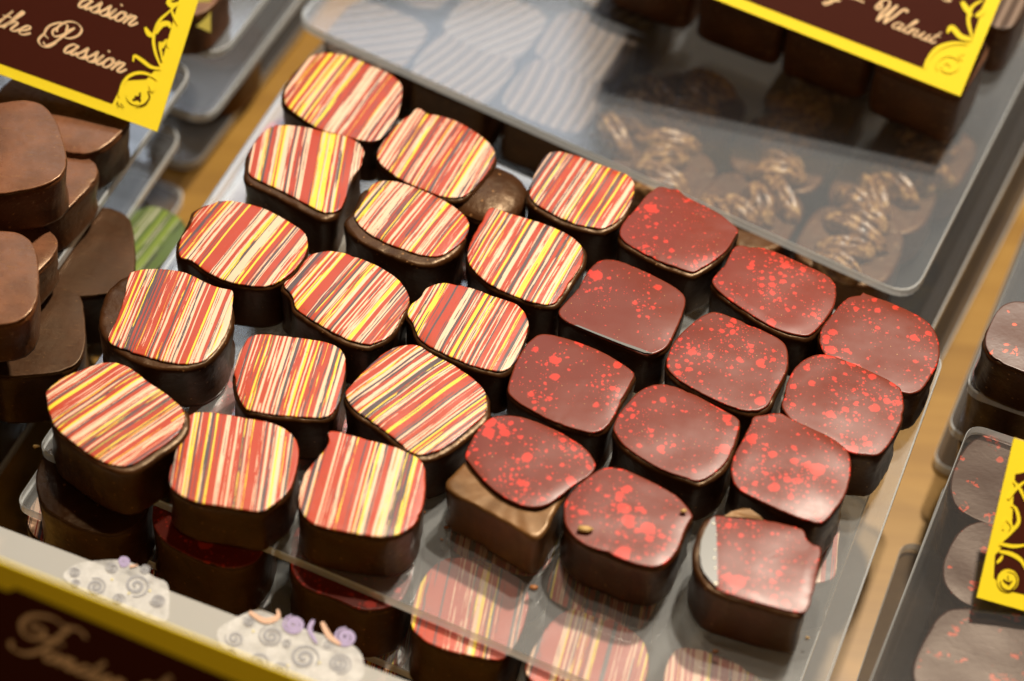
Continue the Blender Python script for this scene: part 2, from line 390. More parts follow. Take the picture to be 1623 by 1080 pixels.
def px_outline(pts, off, z, zoom=3.6, n=120):
    q = [(off[0]+p[0]/zoom, off[1]+p[1]/zoom) for p in pts] if off is not None else pts
    w_ = [P2(u, v, z) for u, v in q]
    return spline(w_, n)
A = (400, 60); B = (250, 160); CC = (130, 300); DD = (50, 500); E_ = (240, 620); FF = (400, 540); G_ = (430, 380); H_ = (520, 270)
I_ = (680, 230); J_ = (860, 280); K_ = (1100, 370); L_ = (1030, 480); N_ = (1120, 620); O_ = (1000, 780); Q_ = (780, 500); S_ = (690, 640)
GS = 'striped chocolates on the middle tray'; GR = 'red speckled chocolates on the middle tray'
# name: (offset, outline, stripe direction in the photo, height, options, label)
striped = [
 (A, [(180,340),(200,270),(260,180),(330,110),(400,88),(470,90),(560,110),(680,160),(790,210),(845,260),(855,320),(835,420),(800,500),(750,560),(690,590),(600,580),(480,550),(380,520),(270,450),(200,395)],
  (235,-315), 15.8, dict(bshift=(-0.5,0.3), bscale=1.03), 'striped chocolate at the far left corner of the tray, touching the rear tray edge'),
 (B, [(520,350),(535,270),(600,180),(660,145),(740,138),(860,155),(960,180),(1080,205),(1150,245),(1180,300),(1160,370),(1110,440),(1080,530),(1045,610),(990,640),(930,630),(840,585),(700,510),(590,460),(525,420)],
  (75,-400), 15.8, dict(bscale=1.04, bshift=(-0.8,-1.6)), 'striped chocolate with a blue glint on its left edge, second in the leftmost column'),
 (B, [(118,850),(135,780),(185,710),(220,630),(300,590),(390,570),(500,585),(620,620),(740,685),(830,745),(855,800),(845,870),(790,950),(720,1015),(630,1055),(530,1055),(400,1030),(280,975),(190,910),(135,895)],
  (220,-270), 15.8, dict(bscale=1.045, bshift=(-0.3,0)), 'striped chocolate with ragged left edge, middle of the five in the leftmost column'),
 (CC, [(150,860),(200,740),(240,620),(265,500),(290,470),(380,455),(480,458),(600,480),(720,540),(820,570),(860,580),(858,650),(850,730),(810,850),(750,930),(690,980),(590,998),(480,985),(350,950),(240,915)],
  (190,-460), 15.8, dict(body=[(90,770),(105,650),(160,550),(270,475),(400,452),(600,475),(760,545),(858,640),(862,760),(820,880),(740,970),(640,1012),(500,1020),(350,1000),(220,935),(130,860)]), 'striped chocolate whose dark brown base shows bare along its left side'),
 (DD, [(83,440),(120,400),(190,350),(290,310),(400,272),(490,272),(570,305),(660,375),(770,450),(850,520),(872,570),(860,640),(800,710),(690,780),(600,840),(520,862),(440,850),(340,800),(230,720),(140,640),(100,550),(88,480)],
  (320,-215), 17.5, dict(bscale=1.05, bshift=(0.9,-0.9)), 'striped chocolate with yellow diagonal stripes at the near left corner of the tray'),
 (A, [(712,665),(730,620),(780,550),(860,465),(900,445),(930,410),(955,405),(1000,435),(1060,445),(1160,475),(1260,530),(1350,600),(1385,665),(1365,730),(1310,810),(1240,880),(1180,910),(1080,905),(960,860),(850,810),(770,755),(720,705)],
  (200,-310), 15.8, dict(bscale=1.03, bshift=(0.2,-0.3)), 'striped chocolate with a little peak on its far edge, beside the bare dark chocolate'),
 (H_, [(150,250),(180,210),(225,130),(245,90),(290,65),(350,60),(440,80),(560,125),(680,185),(770,250),(803,305),(790,370),(740,430),(660,480),(590,492),(500,475),(400,440),(300,400),(220,350),(165,295)],
  (170,-210), 15.8, dict(bscale=1.08, bshift=(-1.4,-2.2)), 'striped chocolate with bright red stripes at its right end, wide smooth base in front'),
 (G_, [(78,275),(80,240),(140,195),(190,120),(240,80),(330,65),(430,80),(550,125),(660,180),(740,245),(780,310),(785,370),(745,430),(710,500),(660,560),(590,590),(550,597),(440,570),(330,515),(220,450),(140,390),(120,320)],
  (250,-290), 15.8, dict(bscale=1.05, bshift=(-0.3,-0.6)), 'striped oval chocolate with diagonal stripes, third from the back in the second column'),
 (None, [(371,594),(375,572),(386,547),(397,533),(417,530),(450,533),(483,537),(522,544),(542,556),(548,578),(544,608),(535,644),(519,660),(489,662),(442,658),(408,653),(389,647),(376,622)],
  (120,-390), 15.8, dict(bscale=1.035, bshift=(0,-0.5)), 'small squarish striped chocolate, second from the front in the second column'),
 (E_, [(100,490),(120,400),(160,280),(185,180),(230,130),(300,120),(400,130),(540,155),(660,175),(760,215),(820,270),(840,340),(830,430),(800,540),(760,600),(690,650),(630,685),(540,680),(420,660),(280,640),(180,600),(115,550)],
  (45,-290), 15.8, dict(bscale=1.025), 'striped chocolate with nearly upright stripes, on the front tray edge beside the corner one'),
 (I_, [(575,270),(590,200),(630,110),(680,50),(720,37),(800,50),(920,90),(1040,135),(1130,170),(1168,215),(1165,290),(1130,370),(1080,430),(1010,470),(960,475),(850,455),(740,410),(640,355),(585,310)],
  (200,-300), 15.8, dict(bscale=1.05, bshift=(-0.2,-0.8)), 'striped chocolate behind the others at the back, next to a dark red one'),
 (I_, [(220,620),(240,540),(300,440),(330,375),(360,357),(400,370),(460,390),(560,420),(680,460),(790,510),(860,565),(880,610),(870,680),(820,760),(760,850),(720,900),(670,910),(580,895),(460,850),(340,790),(260,720),(225,670)],
  (220,-370), 15.8, dict(bscale=1.05, bshift=(0.3,-0.2)), 'striped chocolate with fine cream stripes and a crumbly brown rim at its right'),
 (None, [(646,498),(651,484),(667,471),(674,459),(689,451),(708,449),(744,456),(783,470),(822,485),(837,509),(835,528),(819,570),(800,587),(778,587),(744,578),(700,559),(667,539),(655,514)],
  (200,-350), 15.8, dict(bscale=1.035, bshift=(-0.2,-0.5)), 'striped chocolate with two notches on its upper left edge, in the middle of the tray'),
 (FF, [(532,310),(550,270),(640,170),(720,95),(800,45),(880,25),(950,30),(1040,85),(1150,140),(1250,210),(1320,280),(1335,340),(1325,420),(1250,490),(1170,560),(1080,620),(980,650),(900,635),(800,550),(680,460),(580,390)],
  (440,-320), 15.8, dict(bscale=1.05, bshift=(0.6,-0.9)), 'large diamond shaped striped chocolate with diagonal stripes, left of the red ones'),
 (None, [(474,799),(476,769),(489,743),(511,717),(522,699),(520,686),(533,684),(574,695),(622,708),(659,724),(672,739),(674,754),(672,791),(659,828),(630,847),(600,851),(556,845),(507,834),(485,821)],
  (80,-300), 16.2, dict(bscale=1.03), 'striped chocolate with a small spur at its upper left corner, on the front tray edge'),
]
red = [
 (J_, [(440,310),(470,250),(530,185),(590,110),(650,65),(680,58),(730,70),(770,75),(820,115),(920,165),(1020,220),(1080,270),(1118,305),(1100,340),(1050,420),(980,480),(900,530),(850,545),(770,520),(660,480),(560,430),(460,365)],
  15.8, dict(bscale=1.03, bshift=(-0.1,-0.8)), 0.85, 'dark red chocolate at the back touching the striped ones, pointed right corner'),
 (J_, [(92,770),(120,730),(200,640),(260,540),(310,490),(370,473),(460,490),(580,540),(700,600),(780,650),(815,700),(800,780),(760,880),(710,970),(640,1010),(580,1018),(470,975),(320,915),(180,850),(110,810)],
  15.8, dict(bscale=1.02, glint=True), 0.55, 'brownish red chocolate with few specks and a pale sliver along its near edge'),
 (Q_, [(90,430),(110,340),(150,240),(210,150),(280,107),(370,118),(480,150),(620,205),(740,275),(810,330),(795,380),(750,470),(700,570),(650,640),(580,670),(500,655),(380,620),(240,550),(140,490)],
  15.8, dict(bscale=1.025, bshift=(0,-0.4)), 0.75, 'red speckled chocolate with one large splash near its far edge, right of the striped ones'),
 (S_, [(172,300),(190,240),(240,150),(310,85),(390,68),(500,78),(640,130),(760,190),(860,260),(912,340),(890,400),(800,460),(710,530),(630,580),(540,590),(440,560),(330,490),(240,400),(190,335)],
  15.8, dict(body=[(60,450),(105,385),(200,290),(350,200),(600,215),(810,360),(790,460),(690,620),(625,735),(560,765),(450,705),(250,590),(105,515)], drop=1.3, bm=True), 1.15, 'red speckled chocolate tilted on a wider brown base that shows in front of it'),
 (K_, [(103,275),(130,230),(175,180),(210,110),(245,65),(320,80),(400,85),(500,120),(620,175),(740,230),(800,280),(812,340),(800,410),(760,480),(700,550),(650,583),(580,578),(470,545),(350,480),(230,400),(140,330)],
  15.8, dict(bscale=1.03, bshift=(-0.1,-0.5)), 1.0, 'red speckled chocolate with a large splash at its left end, at the back'),
 (L_, [(95,350),(110,280),(160,195),(250,110),(310,70),(370,52),(460,80),(580,130),(700,185),(770,235),(790,310),(780,390),(730,490),(680,580),(620,615),(540,615),(430,580),(300,520),(180,450),(115,395)],
  15.8, dict(bscale=1.03, bshift=(0.1,-0.4)), 0.9, 'red speckled chocolate with a whitish sheen along its near edge, amid the red ones'),
 (Q_, [(692,640),(720,570),(790,480),(860,420),(940,393),(1020,400),(1150,450),(1280,520),(1390,580),(1413,620),(1390,720),(1340,830),(1270,900),(1200,940),(1150,945),(1080,920),(960,875),(830,800),(740,730),(705,680)],
  15.8, dict(bscale=1.03, bshift=(0.2,-0.6)), 0.6, 'red chocolate with only small scattered specks, behind the one carrying a gold flake'),
 (None, [(894,810),(897,793),(911,775),(931,757),(950,745),(966,741),(988,744),(1019,757),(1054,775),(1078,791),(1097,816),(1093,826),(1086,840),(1076,867),(1062,887),(1043,898),(1021,897),(993,889),(960,875),(931,865),(909,850),(896,830)],
  15.8, dict(bscale=1.025, bshift=(0.2,-0.2)), 1.15, 'heavily speckled red chocolate with a gold brown flake on its top'),
 (K_, [(715,620),(730,540),(790,460),(850,390),(900,360),(950,355),(965,335),(1020,360),(1120,395),(1220,440),(1320,495),(1380,570),(1400,650),(1395,730),(1350,820),(1300,890),(1240,915),(1180,905),(1070,870),(900,790),(770,720)],
  15.0, dict(bscale=1.02), 0.85, 'red speckled chocolate at the far right corner, partly under its neighbour'),
 (None, [(1240,647),(1243,624),(1252,597),(1263,580),(1280,567),(1299,562),(1322,565),(1358,579),(1391,594),(1419,609),(1430,622),(1432,656),(1423,681),(1406,709),(1392,721),(1370,721),(1345,716),(1300,697),(1262,673)],
  16.4, dict(bscale=1.02), 0.95, 'red speckled chocolate overlapping the far corner one, at the right tray edge'),
 (N_, [(140,440),(160,360),(210,270),(250,190),(270,145),(330,135),(410,122),(460,145),(560,195),(680,250),(780,315),(820,380),(820,480),(790,590),(740,670),(660,750),(560,735),(440,690),(300,625),(190,565),(150,510)],
  16.8, dict(bscale=1.02), 1.05, 'red chocolate with a leaf shaped splash in the middle of its top'),
 (O_, [(395,330),(430,200),(470,140),(540,138),(700,150),(860,180),(980,215),(1000,260),(1040,300),(1083,320),(1070,430),(1040,570),(1000,680),(930,685),(780,650),(620,605),(500,560),(440,500),(400,420)],
  15.8, dict(bscale=1.05, bshift=(-1.0,-0.4), patch=True), 1.1, 'red speckled chocolate with a blank pale grey strip at its left, nearest on the right'),
]
def pxdir(c, d, z):
    """photo direction d at world point c -> angle in the plane z"""
    cc = Vector((c[0], c[1], z))-CAM; k = FPX/cc.dot(fw)
    u, v = 811.5+k*cc.dot(r2), 540-k*cc.dot(u2)
    a, b = at(u, v, z), at(u+d[0]*0.2, v+d[1]*0.2, z)
    return math.atan2(b.y-a.y, b.x-a.x)
seed = 1
for off, pts, d, h, op, lab in striped:
    zt = Z2+h; ol = px_outline(pts, off, zt); c = centroid(ol)
    body = px_outline(op['body'], off, zt) if 'body' in op else None
    th = pxdir(c, d, zt)
    bonbon('striped_chocolate', ol, zt, h, striped_mat(th, seed), lab, 'chocolate', GS, body_pts=body,
           bscale=op.get('bscale', 1.03), bshift=op.get('bshift', (0, 0)), seed=seed, nibble=0.16)
    seed += 1
redobj = []
for off, pts, h, op, am, lab in red:
    zt = Z2+h; ol = px_outline(pts, off, zt)
    body = px_outline(op['body'], off, zt-1) if 'body' in op else None
    t = bonbon('red_speckled_chocolate', ol, zt, h, speckle_mat(seed, amount=am, redtone=0.5 if seed in (16, 20) else 0.1), lab, 'chocolate', GR, body_pts=body,
           bscale=op.get('bscale', 1.03), bshift=op.get('bshift', (0, 0)), seed=seed, body_drop=op.get('drop'), dome=0.3, bodymat=M_TAN if op.get('bm') else None)
    redobj.append((t, ol, zt)); 
    c = centroid(ol)
    if op.get('patch') or op.get('glint'):
        # thin glossy grey piece laid on the red top
        if op.get('patch'):
            pp = [(400,420),(392,350),(400,280),(425,215),(455,160),(478,142),(486,200),(490,300),(493,400),(495,500),(488,545),(450,505),(415,460)]
            w_ = [P2(O_[0]+p[0]/3.6, O_[1]+p[1]/3.6, zt+0.3) for p in pp]
        else:
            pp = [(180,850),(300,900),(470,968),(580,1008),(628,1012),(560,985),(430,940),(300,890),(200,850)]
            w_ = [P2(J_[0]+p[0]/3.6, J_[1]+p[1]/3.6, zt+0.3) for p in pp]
        s = NT('glossy_grey_strip'); s.principled(Base_Color=(0.13, 0.125, 0.112, 1), Roughness=0.25, Specular_IOR_Level=0.6)
        org = Vector((c[0], c[1], zt-h)); n = len(w_)
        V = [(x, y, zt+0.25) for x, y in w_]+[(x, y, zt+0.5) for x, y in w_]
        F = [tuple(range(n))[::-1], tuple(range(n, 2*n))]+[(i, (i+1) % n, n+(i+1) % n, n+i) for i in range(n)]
        link('grey_strip', mesh('film', V, F, org, False), s.m, t)
        if op.get('patch'):
            sm = NT('air_bubble'); sm.principled(Base_Color=(0.75, 0.68, 0.55, 1), Roughness=0.2)
            for (x, y, r) in ((472,182,.35), (488,245,.2), (480,330,.24), (476,378,.34), (482,435,.33), (484,525,.55)):
                p = at(O_[0]+x/3.6, O_[1]+y/3.6, zt+0.5)
                link('air_bubble', blob('bubble', p, (r, r, r*0.6), org, 1, 0.1, 2), sm.m, t)
            # ragged brown film curling up behind
            pts3 = [(530,140),(575,115),(640,97),(680,98),(715,118),(740,135),(758,160),(650,150)]
            w3 = [P2(O_[0]+x/3.6, O_[1]+y/3.6, zt+0.2) for x, y in pts3]; n3 = len(w3)
            V = [(x, y, zt-0.2) for x, y in w3]+[(x, y, zt+0.25+0.3*math.sin(i)) for i, (x, y) in enumerate(w3)]
            F = [tuple(range(n3))[::-1], tuple(range(n3, 2*n3))]+[(i, (i+1) % n3, n3+(i+1) % n3, n3+i) for i in range(n3)]
            link('chocolate_shard', mesh('shard', V, F, org, False), M_RIM, t)
    seed += 1
# flakes lying on one red chocolate
t, ol, zt = redobj[7]
c = centroid(ol)
for (u, v, s_) in ((928, 838, 1.0), (1083, 811, 0.5)):
    p = at(u, v, zt+0.9); o = link('gold_flake', blob('flake', p, (2.0*s_, 1.1*s_, 0.45), p, int(u), 0.9, 1), M_FLAKE, None, p*MM)
    tag(o, 'larger gold brown flake on the heavily speckled red chocolate' if s_ == 1.0 else 'tiny pale flake at the right edge of the heavily speckled red chocolate', 'crumb', 'flakes on the chocolates')

# bare dark chocolate standing between the striped ones at the back
zt = Z2+12.5; p = at(768, 305, zt); ol = superell(p.x, p.y, 22, 20, -0.4, 2.5, 96, 3)
bonbon('bare_chocolate', ol, zt, 12.5, None, 'smooth bare dark chocolate half hidden behind the peaked striped one', 'chocolate', None, seed=41, bscale=1.0, bodymat=M_BODY[1])
# round its top with a dome part
me = stack_rings('dome', [(scaled(ol, s_, centroid(ol)), zt-0.05+dz) for s_, dz in ((0.93, 0), (0.86, 0.6), (0.72, 1.2), (0.5, 1.7), (0.25, 1.95))], Vector((p.x, p.y, zt)), 0.2, 4, cap_bot=False)
o = [x for x in bpy.data.objects if x.name == 'bare_chocolate'][0]
link('chocolate_dome', me, M_BODY[1], o, (Vector((p.x, p.y, zt))*MM)-o.location)

# second tray: chocolates seen under and through the first tray
zt1 = -18.75; H1 = zt1-Z1
G1S = 'striped chocolates on the second tray'; G1R = 'red chocolates on the second tray'
low = [
 ('s', [(652,985),(660,940),(680,905),(706,886),(745,884),(790,898),(825,918),(838,945),(832,985),(815,1025),(793,1046),(750,1040),(700,1028),(665,1010)], (60,-300), 'striped chocolate under the tray edge, between the front striped and the tilted red one'),
 ('s', [(833,1060),(850,1020),(875,985),(905,965),(940,970),(985,990),(1018,1015),(1028,1050),(1020,1085),(1000,1110),(960,1118),(900,1105),(850,1085)], (80,-300), 'striped chocolate under the tray edge, below the heavily speckled red one'),
 ('s', [(1052,1075),(1062,1042),(1080,1027),(1120,1033),(1165,1051),(1205,1078),(1225,1110),(1210,1150),(1150,1155),(1090,1140),(1055,1110)], (30,-300), 'striped chocolate at the bottom of the picture under the nearest right red one'),
 ('s', [(1180,880),(1190,835),(1215,805),(1260,800),(1310,805),(1331,825),(1328,870),(1322,915),(1290,925),(1240,930),(1195,915)], (8,-100), 'striped chocolate showing as a sliver beside the right tray edge, one level down'),
 ('s', [(715,865),(722,815),(745,780),(790,772),(840,790),(875,815),(885,850),(872,890),(845,912),(800,905),(750,890)], (60,-300), 'shaded striped chocolate seen through the tray in front of the tilted red one'),
 ('s', [(868,940),(880,890),(905,865),(950,862),(1000,880),(1035,905),(1045,940),(1025,985),(1000,998),(950,985),(900,965)], (60,-300), 'shaded striped chocolate seen through the tray under the gold flaked red one'),
 ('r', [(461,895),(463,855),(480,828),(520,815),(570,822),(620,845),(650,870),(655,905),(640,945),(618,962),(574,966),(530,948),(490,934),(470,918)], None, 'red chocolate glowing at its edge under the tray, below the front striped ones'),
 ('r', [(243,830),(246,785),(265,755),(310,748),(360,758),(410,775),(435,800),(435,840),(415,880),(385,898),(345,897),(300,880),(262,858)], None, 'red chocolate in deep shade under the tray, below the upright striped one'),
 ('d', [(57,765),(62,735),(80,712),(120,705),(165,712),(215,730),(240,755),(238,795),(215,830),(180,848),(130,838),(85,815),(65,795)], None, 'dark chocolate in shade under the near left corner striped one'),
]
for k, (ty, pts, d, lab) in enumerate(low):
    ol = px_outline(pts, None, zt1, n=96); c = centroid(ol)
    if ty == 's': m = striped_mat(pxdir(c, d, zt1), seed, dens=0.9)
    elif ty == 'r': m = speckle_mat(seed, base=(0.17, 0.018, 0.008))
    else: m = M_BODY[2]
    hh = H1 if ty != 'd' else H1
    bonbon({'s': 'striped_chocolate', 'r': 'red_speckled_chocolate', 'd': 'dark_chocolate'}[ty], ol, zt1, hh, m, lab, 'chocolate',
           G1S if ty == 's' else (G1R if ty == 'r' else None), seed=seed, dome=0.0, bscale=1.02, taper=0.95)
    seed += 1
# more of the second tray's row, glimpsed through the gaps
zz = zt1
for (u, v, ty, lab) in ((395, 655, 'r', 'red chocolate one level down, glimpsed in the gap left of the small squarish one'),
                        (480, 245, 'r', 'red chocolate one level down, glimpsed past the tray left edge'),
                        (560, 720, 'r', 'red chocolate one level down, under the gap between three front striped ones'),
                        (720, 450, 'r', 'red chocolate one level down, in the gap behind the notched striped one')):
    p = at(u, v, zz); ol = superell(p.x, p.y, 27, 25, -0.4, 3.0, 80, seed)
    bonbon('red_speckled_chocolate', ol, zz, H1, speckle_mat(seed, base=(0.17, 0.018, 0.008)), lab, 'chocolate', G1R, seed=seed, dome=0.0, bscale=1.0); seed += 1
# lowest level
zt0 = -42.25; H0 = zt0-Z0
p = at(150, 815, zt0); ol = superell(p.x, p.y, 30, 27, -0.4, 3.0, 96, 5)
bonbon('striped_chocolate', ol, zt0, H0, striped_mat(pxdir((p.x, p.y), (60, -300), zt0), 77), 'striped chocolate two levels down at the near left tray corner, in shade', 'chocolate', 'striped chocolates on the lowest tray', seed=77, dome=0)
for (u, v, lab) in ((560, 1010, 'striped chocolate two levels down below the glowing red one'), (330, 905, 'striped chocolate two levels down below the upright striped one')):
    p = at(u, v, zt0); ol = superell(p.x, p.y, 28, 26, -0.4, 3.0, 96, 6)
    bonbon('striped_chocolate', ol, zt0, H0, striped_mat(pxdir((p.x, p.y), (60, -300), zt0), seed), lab, 'chocolate', 'striped chocolates on the lowest tray', seed=seed, dome=0); seed += 1

# ------------------------------------------------------------------ rear stack of trays
GB = 'clear acrylic trays of the rear stack'
b0, b1, b2 = P2(463, 30, Z2), P2(1447, 472, Z2), P2(1622, 128, Z2)
vx = Vector(b2)-Vector(b1); vx = vx.normalized()*150
b3 = (b1[0]+vx.x, b1[1]+vx.y); vy_ = Vector((-math.sin(math.radians(-25)), math.cos(math.radians(-25))))*150
b4 = (b0[0]+vy_.x, b0[1]+vy_.y)
tray([b0, b1, b3, b4], Z2, 'clear rear tray with bluish glare, carrying the brown square chocolates', r=8, mat=M_PLATE_BACK, group=GB)
sx = (6, 3)
tray([(p[0]+sx[0]*(1 if i in (1, 2) else 0), p[1]+(2.5 if i < 2 else 0)) for i, p in enumerate((b0, b1, b3, b4))], Z1, 'second clear tray of the rear stack, under the wavy and nut chocolates', r=8, mat=M_PLATE_OLD, group=GB)
tray([(p[0]+sx[0]*(1.6 if i in (1, 2) else 0), p[1]+(5 if i < 2 else 0)) for i, p in enumerate((b0, b1, b3, b4))], Z0, 'lowest clear tray of the rear stack, resting near the counter', r=8, mat=M_PLATE_OLD, group=GB)

def wavy_mat(seed, rot):
    s = NT('wavy_chocolate'); v = s.coords(rot=rot, off=(seed*7, seed*3, 0))
    wv = s.n('ShaderNodeTexWave', {'Vector': v, 'Scale': 0.10, 'Distortion': 5.0, 'Detail': 1.5, 'Detail Scale': 0.22})
    c = s.mix(wv.outputs['Fac'], (0.06, 0.035, 0.024, 1), (0.24, 0.165, 0.12, 1))
    s.principled(Base_Color=c, Roughness=0.35, Normal=s.bump(wv.outputs['Fac'], 0.9, 0.0009)); return s.m
k = 0
WL = ['left front of the rear tray', 'second from left along the rear tray edge', 'third along its edge, behind the peaked striped one',
      'in the back row behind the leftmost wavy one', 'in the back row amid the glare', 'in the back row beside the nut chocolates',
      'far top left of the rear stack']
for (u, v) in ((596, 58), (734, 108), (880, 152), (660, -40), (785, 38), (930, 72), (1000, -15)):
    p = at(u, v, zt1); ol = superell(p.x, p.y, 24.5, 22.5, -0.42, 4.5, 80, k)
    bonbon('wavy_chocolate', ol, zt1, H1, wavy_mat(k, [1.2, 0.6, 0.3, 1.5, 0.9, 0.4, 1.0][k]), 'wave textured chocolate under the glare, '+WL[k], 'chocolate', 'wavy chocolates under the rear tray', seed=50+k, dome=0, bscale=1.01, capname='wavy_top', taper=0.97)
    k += 1
def pecan_mat():
    s = NT('nut_half'); v = s.coords()
    n = s.noise(v, 0.5, 4)
    c = s.ramp(n, [(0.34, (0.07, 0.028, 0.010)), (0.50, (0.22, 0.10, 0.035)), (0.66, (0.52, 0.32, 0.13))], False)
    s.principled(Base_Color=c, Roughness=0.3, Normal=s.bump(s.noise(v, 1.2, 4), 0.3)); return s.m
M_NUT = pecan_mat()
def nut_half(name, c, L, W, Ht, rot, org, seed):
    V = []; F = []; nu, nv = 40, 12
    for i in range(nv+1):
        ph = math.pi/2*i/nv
        for j in range(nu):
            th = 2*math.pi*j/nu
            x = math.cos(th)*math.cos(ph); y = math.sin(th)*math.cos(ph); z = math.sin(ph)
            rid = 1+0.16*math.cos(y*13+noise.noise(Vector((x*2, y*2, seed)))*2.5)*math.cos(ph*0.8)
            rid *= 1-0.35*math.exp(-(y/0.10)**2)
            X, Y, Z = x*L/2*(1+0.05*math.sin(5*th)), y*W/2, z*Ht*rid
            V.append((c[0]+X*math.cos(rot)-Y*math.sin(rot), c[1]+X*math.sin(rot)+Y*math.cos(rot), c[2]+Z))
    for i in range(nv):
        for j in range(nu):
            j2 = (j+1) % nu; F.append((i*nu+j, i*nu+j2, (i+1)*nu+j2, (i+1)*nu+j))
    F.append(tuple(range(nu))[::-1])
    return mesh(name, V, F, org)
NL = ['below the left part of the sign', 'just behind the dark red one', 'at its front edge behind a speckled one',
      'in the middle of the nut chocolates', 'at the rear tray front right corner', 'second from the right corner, behind', 'nearest the right tray edge', 'in the back row below the sign middle',
      'leftmost and farthest back of the nut row']
spots = [(1100, 150), (1052, 250), (1190, 312), (1245, 222), (1352, 366), (1405, 285), (1470, 215), (1300, 130), (1010, 165)]
for k, (u, v) in enumerate(spots):
    zc = -25.0; p = at(u, v, -20); ol = superell(p.x, p.y, 27, 25, -0.42, 3.4, 72, k+20)
    t = bonbon('nut_chocolate', ol, zc, zc-Z1, None, 'walnut topped chocolate under the rear tray, '+NL[k], 'chocolate', 'walnut topped chocolates under the rear tray', seed=60+k, bscale=1.0, taper=0.97, bodymat=M_MILKSIDE)
    org = Vector((p.x, p.y, Z1)); c = centroid(ol); org = Vector((c[0], c[1], Z1))
    a = -0.5+0.5*math.sin(k*2.3)
    for q_ in range(4):
        o_ = (q_-1.5)*6.4
        link('walnut_half', nut_half('nut', (p.x+o_*math.sin(-a), p.y+o_*math.cos(a), zc-0.6), 17+3*math.sin(k+q_*2), 7.5, 5.9-0.7*(q_ % 2), a+0.35*math.sin(k*3+q_*2.1), org, k*2+q_), M_NUT, t)
# brown square chocolates standing on the rear tray
BL_ = ['at the top edge left of the yellow sign', 'under the yellow sign, second from left', 'under the yellow sign, in the middle', 'under the bottom corner of the yellow sign', 'behind the yellow sign at the right', 'behind the yellow sign in the middle']
for k, (u, v) in enumerate(((1052, -12), (1190, 42), (1325, 97), (1462, 160), (1540, 55), (1400, -10))):
    p = at(u, v, Z2); zt = Z2+17; ol = superell(p.x, p.y, 25, 24, -0.42, 6.5, 88, k+30)
    bonbon('square_chocolate', ol, zt, 17, M_MILK if k < 4 else wavy_mat(9, 0.3), 'brown square chocolate on the rear tray, '+BL_[k], 'chocolate', 'brown square chocolates on the rear tray', seed=80+k, dome=0.3, bscale=1.02, capname='smooth_top', bodymat=M_MILKSIDE, taper=0.985)

# ------------------------------------------------------------------ left stack
def quad_from_edge(pa, pb, inward, width):
    a, b = Vector(pa), Vector(pb); d = (b-a).normalized(); n = Vector((-d.y, d.x))*inward
    e = b+d*80
    return [tuple(a), tuple(a+n*width), tuple(e+n*width), tuple(e)]
GL = 'clear acrylic trays of the left stack'
tray(quad_from_edge(P2(309, 107, Z2), P2(26, 509, Z2), -1, 170), Z2, 'top clear tray of the left stack, carrying the plain brown chocolates', r=6, mat=M_PLATE_OLD, group=GL)
tray(quad_from_edge(P2(293, 207, Z1), P2(0, 646, Z1), -1, 165), Z1, 'second clear tray of the left stack, one below the plain brown chocolates', r=6, mat=M_PLATE_OLD, group=GL)
tray(quad_from_edge(P2(300, 300, Z0), P2(0, 742, Z0), -1, 165), Z0, 'lowest clear tray of the left stack, under the green striped chocolate', r=6, mat=M_PLATE_OLD, group=GL)
GP = 'plain brown oval chocolates of the left stack'
def plainchoc(u, v, zbase, h, w_, d_, yaw, lab, n=3.2, sd=0, tilt=(0, 0)):
    zt = zbase+h; p = at(u, v, zt); ol = superell(p.x, p.y, w_, d_, yaw, n, 110, sd)
    return bonbon('brown_chocolate', ol, zt, h, M_MILK, lab, 'chocolate', GP, seed=sd, dome=0.5, bscale=1.015, capname='smooth_top', bodymat=M_MILKSIDE, taper=0.93, foot=0.95, tilt=tilt) if zbase > -20 else bonbon('brown_chocolate', ol, zt, h, M_SHADETOP, lab, 'chocolate', GP, seed=sd, dome=0.2, bscale=1.015, capname='smooth_top', taper=0.93)
plainchoc(100, 172, Z2, 16, 34, 24, -0.50, 'oval brown chocolate with a whitish sheen just under the passion sign', sd=91)
plainchoc(76, 286, Z2, 14, 20, 24, -0.5, 'brown chocolate with a grey gleam, half under the big plain one', sd=92)
plainchoc(18, 402, Z2, 13, 18, 22, -0.5, 'reddish brown chocolate peeking from under its neighbours at the left edge', sd=94)
plainchoc(20, 232, Z2+14.9, 16, 24, 30, 0.35, 'big plain brown chocolate stacked on others at the left edge, two pale scuffs', sd=93)
plainchoc(-12, 440, Z2+13.9, 15, 21, 29, 0.2, 'light brown chocolate cut by the left picture edge, stacked on another', sd=95)
plainchoc(-45, 330, Z2, 14, 26, 26, 0.2, 'brown chocolate mostly outside the left picture edge', sd=96)
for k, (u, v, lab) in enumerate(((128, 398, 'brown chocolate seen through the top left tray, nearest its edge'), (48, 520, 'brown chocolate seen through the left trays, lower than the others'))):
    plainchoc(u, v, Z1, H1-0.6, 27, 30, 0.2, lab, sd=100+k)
# green striped one on the lowest left tray
p = at(225, 385, zt0); ol = superell(p.x, p.y, 17, 26, -0.45, 3.0, 96, 7)
GPAL = ((0.08, 0.12, 0.02), (0.34, 0.34, 0.22), (0.17, 0.23, 0.03), (0.03, 0.028, 0.015), (0.22, 0.24, 0.11))
bonbon('green_striped_chocolate', ol, zt0, H0, striped_mat(pxdir((p.x, p.y), (90, -110), zt0), 120, GPAL, 0.6), 'blurred green and white striped chocolate under the left trays', 'chocolate', None, seed=120, dome=0)


